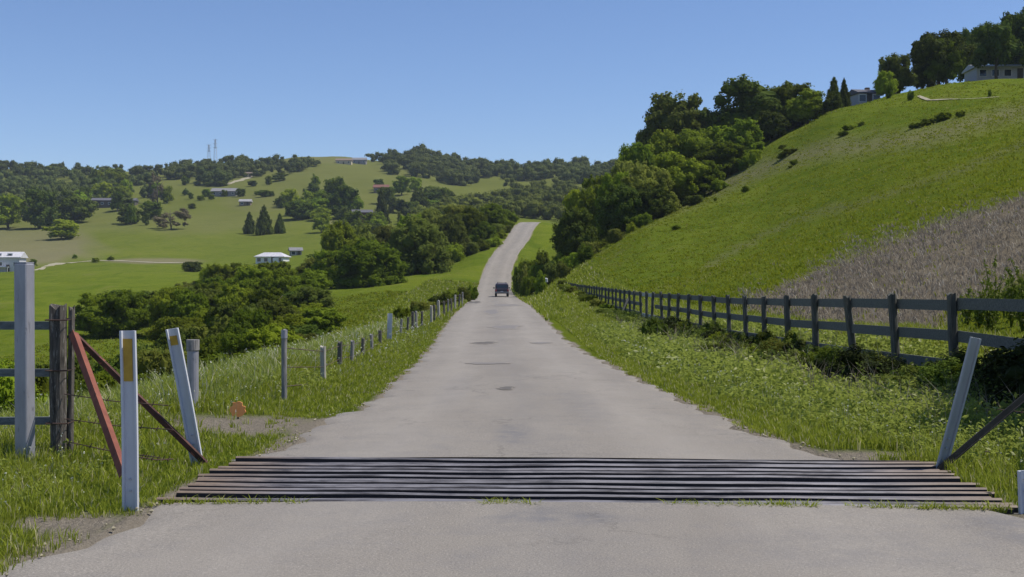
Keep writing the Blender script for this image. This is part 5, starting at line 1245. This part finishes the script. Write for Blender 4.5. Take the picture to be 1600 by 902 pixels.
n = 26000; X, Y = scatter(n, -50, -5, 13, 170); k = visible(X, Y) & (side_over(X, Y) > 2.5); X, Y = X[k], Y[k]
blades('meadow_grass', X, Y, gr.uniform(.1, .28, len(X)), .0011 * Y, 5, M_G3, 'green grass on the bank falling away left of the verge', 'grass', 10, .3)
# seed heads and small pale flowers
def dots(name, X, Y, H, s, mat, label, cat, seed):
    r = np.random.default_rng(seed); Z = terrain(X, Y); k = len(X); H = H * .8; P = np.stack([X, Y, Z + H], 1)
    VV = []; QQ = []; off = 0; TT = []
    for c in range(4):
        Nn = r.normal(size=(k, 3)) + [0, 0, .8]; Nn /= np.linalg.norm(Nn, axis=1)[:, None]
        V, Q = quads(P + r.normal(size=P.shape) * (s * .7)[:, None], Nn, s * r.uniform(.6, 1.1, k), .8, r); VV.append(V); QQ.append(Q + off); off += len(V); TT.append(np.repeat(r.random(k), 4))
    # stalks
    a = r.uniform(0, 3.14, k); w_ = np.clip(.00012 * Y, .001, .005); dx, dy = np.cos(a) * w_, np.sin(a) * w_
    B = np.stack([X, Y, Z - .02], 1); D = np.stack([dx, dy, 0 * dx], 1)
    V = np.stack([B - D, B + D, P + D * .5, P - D * .5], 1).reshape(-1, 3); VV.append(V); QQ.append(np.arange(4 * k).reshape(k, 4) + off); TT.append(np.full(4 * k, .1))
    me = fast_mesh(name, np.concatenate(VV), QQ, mat, np.concatenate(TT)); return tag(link(name, me), label, cat, None, 'stuff')
M_FLW = grass_mat('pale_flower', (.30, .34, .16), (.62, .62, .46), (.72, .72, .62), .4, .3)
n = 1500; X, Y = scatter(n, -9, -2.8, 6, 50); o = side_over(X, Y); k = (o > .35) & visible(X, Y) & (patchy(X, Y, .7) > .35); X, Y = X[k], Y[k]
dots('wildflowers', X, Y, gr.uniform(.12, .34, len(X)) * np.interp(Y, [8, 14], [.8, 1.5]), np.clip(.0006 * Y, .007, .022), M_FLW, 'small pale flower heads in the left verge', 'wildflowers', 21)
n = 1300; X, Y = scatter(n, 3, 6.6, 8.6, 50); o = side_over(X, Y); k = (o > .5) & visible(X, Y) & (patchy(X, Y, .7) > .3); X, Y = X[k], Y[k]
dots('wildflowers', X, Y, gr.uniform(.18, .42, len(X)), np.clip(.0006 * Y, .007, .022), M_FLW, 'small pale flower heads in the right verge', 'wildflowers', 22)
# roadside gravel
def stones():
    m = MB(); r = random.Random(4)
    for _ in range(200):
        y = r.choice([r.uniform(6, 20), r.uniform(6, 13)]); s = r.choice([-1, 1]); l, rr_ = edgesLR(y); x0, z0 = road_xz([y]); off = abs(r.gauss(0, .16)) - .12
        x = x0[0] + (-(l + off) if s < 0 else (rr_ + off))
        if in_guard(np.array([x]), np.array([y]), .1)[0]: continue
        q = r.uniform(.006, .02); z = tz(x, y) + q * .3 + (.03 if off < 0 else 0); a = r.uniform(0, 3)
        vs = [(x + math.cos(a + i * 1.57) * q * r.uniform(.7, 1.2), y + math.sin(a + i * 1.57) * q * r.uniform(.7, 1.2), z) for i in range(4)] + [(x, y, z + q * .7), (x, y, z - q)]
        m.add(vs, [(0, 1, 4), (1, 2, 4), (2, 3, 4), (3, 0, 4), (1, 0, 5), (2, 1, 5), (3, 2, 5), (0, 3, 5)])
    tag(m.build('gravel', M_TRACK), 'loose gravel scattered along the road edges', 'gravel', None, 'stuff')
stones()

# ------------------------------------------------------------------ brambles and bushes by the right fence
r = random.Random(31)
def plant(x, y, w_, h_, mat, label, name, cat, group, proto=None):
    _cnt[0] += 1; e = empty(name, (x, y, tz(x, y) - .05), r.uniform(0, 6)); tag(e, label, cat, group); C, T = PR[proto or 'shrub%d' % r.randrange(3)]
    c = link('foliage', C, e); c.scale = (w_, w_, h_); c.material_slots[0].link = 'OBJECT'; c.material_slots[0].material = LM[mat]
    t = link('stem', T, e); t.scale = (h_, h_, h_)
# finer-leaved prototypes for the near plants
for i in range(3): PR['fine%d' % i] = (crown_mesh('foliage', shrub_lobes(140 + i, 14), 9000, .02, 150 + i, core=.7), trunk_mesh('stem', .35, .03, 60 + i))
for i in range(54):
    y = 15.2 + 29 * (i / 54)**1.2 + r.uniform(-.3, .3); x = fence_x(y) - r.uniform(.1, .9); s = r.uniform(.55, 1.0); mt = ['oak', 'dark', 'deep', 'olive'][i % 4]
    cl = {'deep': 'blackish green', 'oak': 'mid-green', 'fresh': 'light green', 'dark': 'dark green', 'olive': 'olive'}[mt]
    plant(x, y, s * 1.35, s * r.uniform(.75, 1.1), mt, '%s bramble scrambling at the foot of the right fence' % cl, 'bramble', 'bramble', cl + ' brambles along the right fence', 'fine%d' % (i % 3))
for i in range(14):
    y = 46 + i * 6 + r.uniform(-1, 1); x = fence_x(y) - r.uniform(.2, .8); plant(x, y, r.uniform(1.0, 1.7), r.uniform(.5, .85), ['oak', 'olive'][i % 2], 'low scrub under the far part of the right fence', 'scrub', 'scrub', 'scrub under the far right fence')
plant(4.45, 37.5, 1.1, 1.15, 'dark', 'dark leaning bush standing clear of the right fence in the verge', 'verge_bush', 'bush', None, 'fine0')
plant(5.0, 29.0, 1.3, .75, 'dark', 'dark low bush in the right verge beneath the fence', 'verge_bush', 'bush', None, 'fine1')
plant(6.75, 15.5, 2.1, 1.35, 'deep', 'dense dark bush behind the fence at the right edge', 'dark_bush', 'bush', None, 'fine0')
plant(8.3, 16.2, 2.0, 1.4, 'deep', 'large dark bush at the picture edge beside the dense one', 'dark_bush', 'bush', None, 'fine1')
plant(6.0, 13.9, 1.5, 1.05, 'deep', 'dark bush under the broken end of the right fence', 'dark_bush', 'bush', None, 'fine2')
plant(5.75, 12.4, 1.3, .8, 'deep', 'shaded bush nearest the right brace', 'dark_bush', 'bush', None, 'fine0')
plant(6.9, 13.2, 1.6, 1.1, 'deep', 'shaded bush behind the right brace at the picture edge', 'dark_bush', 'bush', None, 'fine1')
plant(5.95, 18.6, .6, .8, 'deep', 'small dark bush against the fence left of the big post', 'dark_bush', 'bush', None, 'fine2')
# trees just outside the picture on the right, their shade falls on those bushes
def side_tree(proto, x, y, w_, h_, label):
    tree(proto, 800 + x / y * F, y, HY - (tz(x, y) + h_ - CH) / y * F, w_ / y * F, 'dark', label, 'oak_tree')
side_tree('oak1', 10.4, 15.4, 5.4, 7.0, 'leafy tree just outside the right edge, shading the fence end')
side_tree('oak4', 9.2, 12.6, 4.8, 6.4, 'second leafy tree outside the right edge near the cattle guard')
# tall weeds against the hill at the right edge
M_THIS = grass_mat('tall_weed', (.10, .14, .02), (.20, .25, .04), (.25, .25, .1), .1)
def tall_weed(x, y, h_, seed):
    r_ = np.random.default_rng(seed); m = []; V = []; Q = []; off = 0
    e = empty('tall_weed', (x, y, tz(x, y) - .05)); tag(e, 'tall spiky green weed behind the fence at the right edge', 'weed', 'tall weeds at the right edge')
    s = MB()
    nb = 6
    tips = []
    for i in range(nb):
        a = r_.uniform(0, 6.28); ln = r_.uniform(.08, .3) * h_; hh = h_ * r_.uniform(.65, 1); tip = (math.cos(a) * ln, math.sin(a) * ln, hh); s.tube([(0, 0, 0), (tip[0] * .35, tip[1] * .35, hh * .5), tip], [.014, .01, .004], 5); tips.append(tip)
    s.build('stalk', M_THIS, e)
    P = []; Nn = []
    for t in tips:
        for k in range(40):
            u = r_.uniform(.2, 1); c = np.array(t) * [u * u * .9 + .1 * u, u * u * .9 + .1 * u, u]; P.append(c + r_.normal(size=3) * [.05, .05, .03] * (1.3 - u)); v = r_.normal(size=3) + [0, 0, .2]; Nn.append(v / np.linalg.norm(v))
    V, Q = quads(np.array(P), np.array(Nn), r_.uniform(.03, .075, len(P)), .35, r_)
    link('leaves', fast_mesh('leaves', V, [Q], M_THIS, np.repeat(r_.random(len(P)), 4)), e)
for i, (px, d, top) in enumerate([(1556, 24, 395), (1580, 23, 412), (1598, 22, 400), (1530, 24, 438), (1512, 25, 446), (1568, 25, 425), (1610, 24, 392), (1590, 26, 432), (1548, 22, 448)]):
    x = (px - 800) / F * d; tall_weed(x, d, top_z(top, d) - tz(x, d), 400 + i)

# ------------------------------------------------------------------ air
def haze():
    m = bpy.data.materials.new('thin_haze'); m.use_nodes = True; n = m.node_tree; n.nodes.clear()
    o = N(n, 'ShaderNodeOutputMaterial'); v = N(n, 'ShaderNodeVolumePrincipled')
    v.inputs['Color'].default_value = (.72, .82, .95, 1); v.inputs['Density'].default_value = .00010; v.inputs['Anisotropy'].default_value = 0.0
    n.links.new(v.outputs[0], o.inputs['Volume'])
    x0, x1, y0, y1, z0, z1 = -9000, 9000, -80, 4600, -25, 175
    V = np.array([(x, y, z) for x in (x0, x1) for y in (y0, y1) for z in (z0, z1)], float)
    me = bpy.data.meshes.new('haze'); me.from_pydata(V.tolist(), [], [(0, 1, 3, 2), (4, 6, 7, 5), (0, 4, 5, 1), (2, 3, 7, 6), (0, 2, 6, 4), (1, 5, 7, 3)]); me.materials.append(m)
    tag(link('haze', me), 'thin pale air between the camera and the far hills', 'haze', None, 'stuff')
gz = bpy.data.objects['ground'].data; zz = np.empty(len(gz.vertices) * 3, dtype=np.float32); gz.vertices.foreach_get('co', zz); zz = zz.reshape(-1, 3); print('GROUND', zz.min(0), zz.max(0))
haze()
# ------------------------------------------------------------------ labels of look-alikes: say which one
def ordinals():
    W_ = ['leftmost', 'second from left', 'third from left', 'fourth from left', 'fifth from left', 'sixth from left', 'seventh from left', 'eighth from left', 'ninth from left', 'tenth from left', 'eleventh from left', 'twelfth from left', 'thirteenth from left', 'fourteenth from left']
    N_ = ['nearest', 'second nearest', 'third nearest', 'fourth nearest', 'fifth nearest', 'sixth nearest', 'seventh nearest', 'eighth nearest', 'ninth nearest', 'tenth nearest', 'eleventh nearest', 'twelfth nearest', 'thirteenth nearest', 'fourteenth nearest']
    by = {}
    for o in COL.objects:
        if o.parent is None and 'label' in o and o.get('kind') is None: by.setdefault(o['label'], []).append(o)
    for lb, os_ in by.items():
        if 1 < len(os_) <= 14:
            far = any(k in lb for k in ('bramble', 'scrub under'))
            os_.sort(key=lambda o: o.location.y if far else o.location.x / o.location.y)
            for i, o in enumerate(os_):
                w2 = (N_ if far else W_)[i]
                if i == len(os_) - 1 and not far: w2 = 'rightmost'
                if i == len(os_) - 1 and far: w2 = 'farthest'
                o['label'] = w2 + ' ' + lb if len((w2 + ' ' + lb).split()) <= 16 else lb
ordinals()
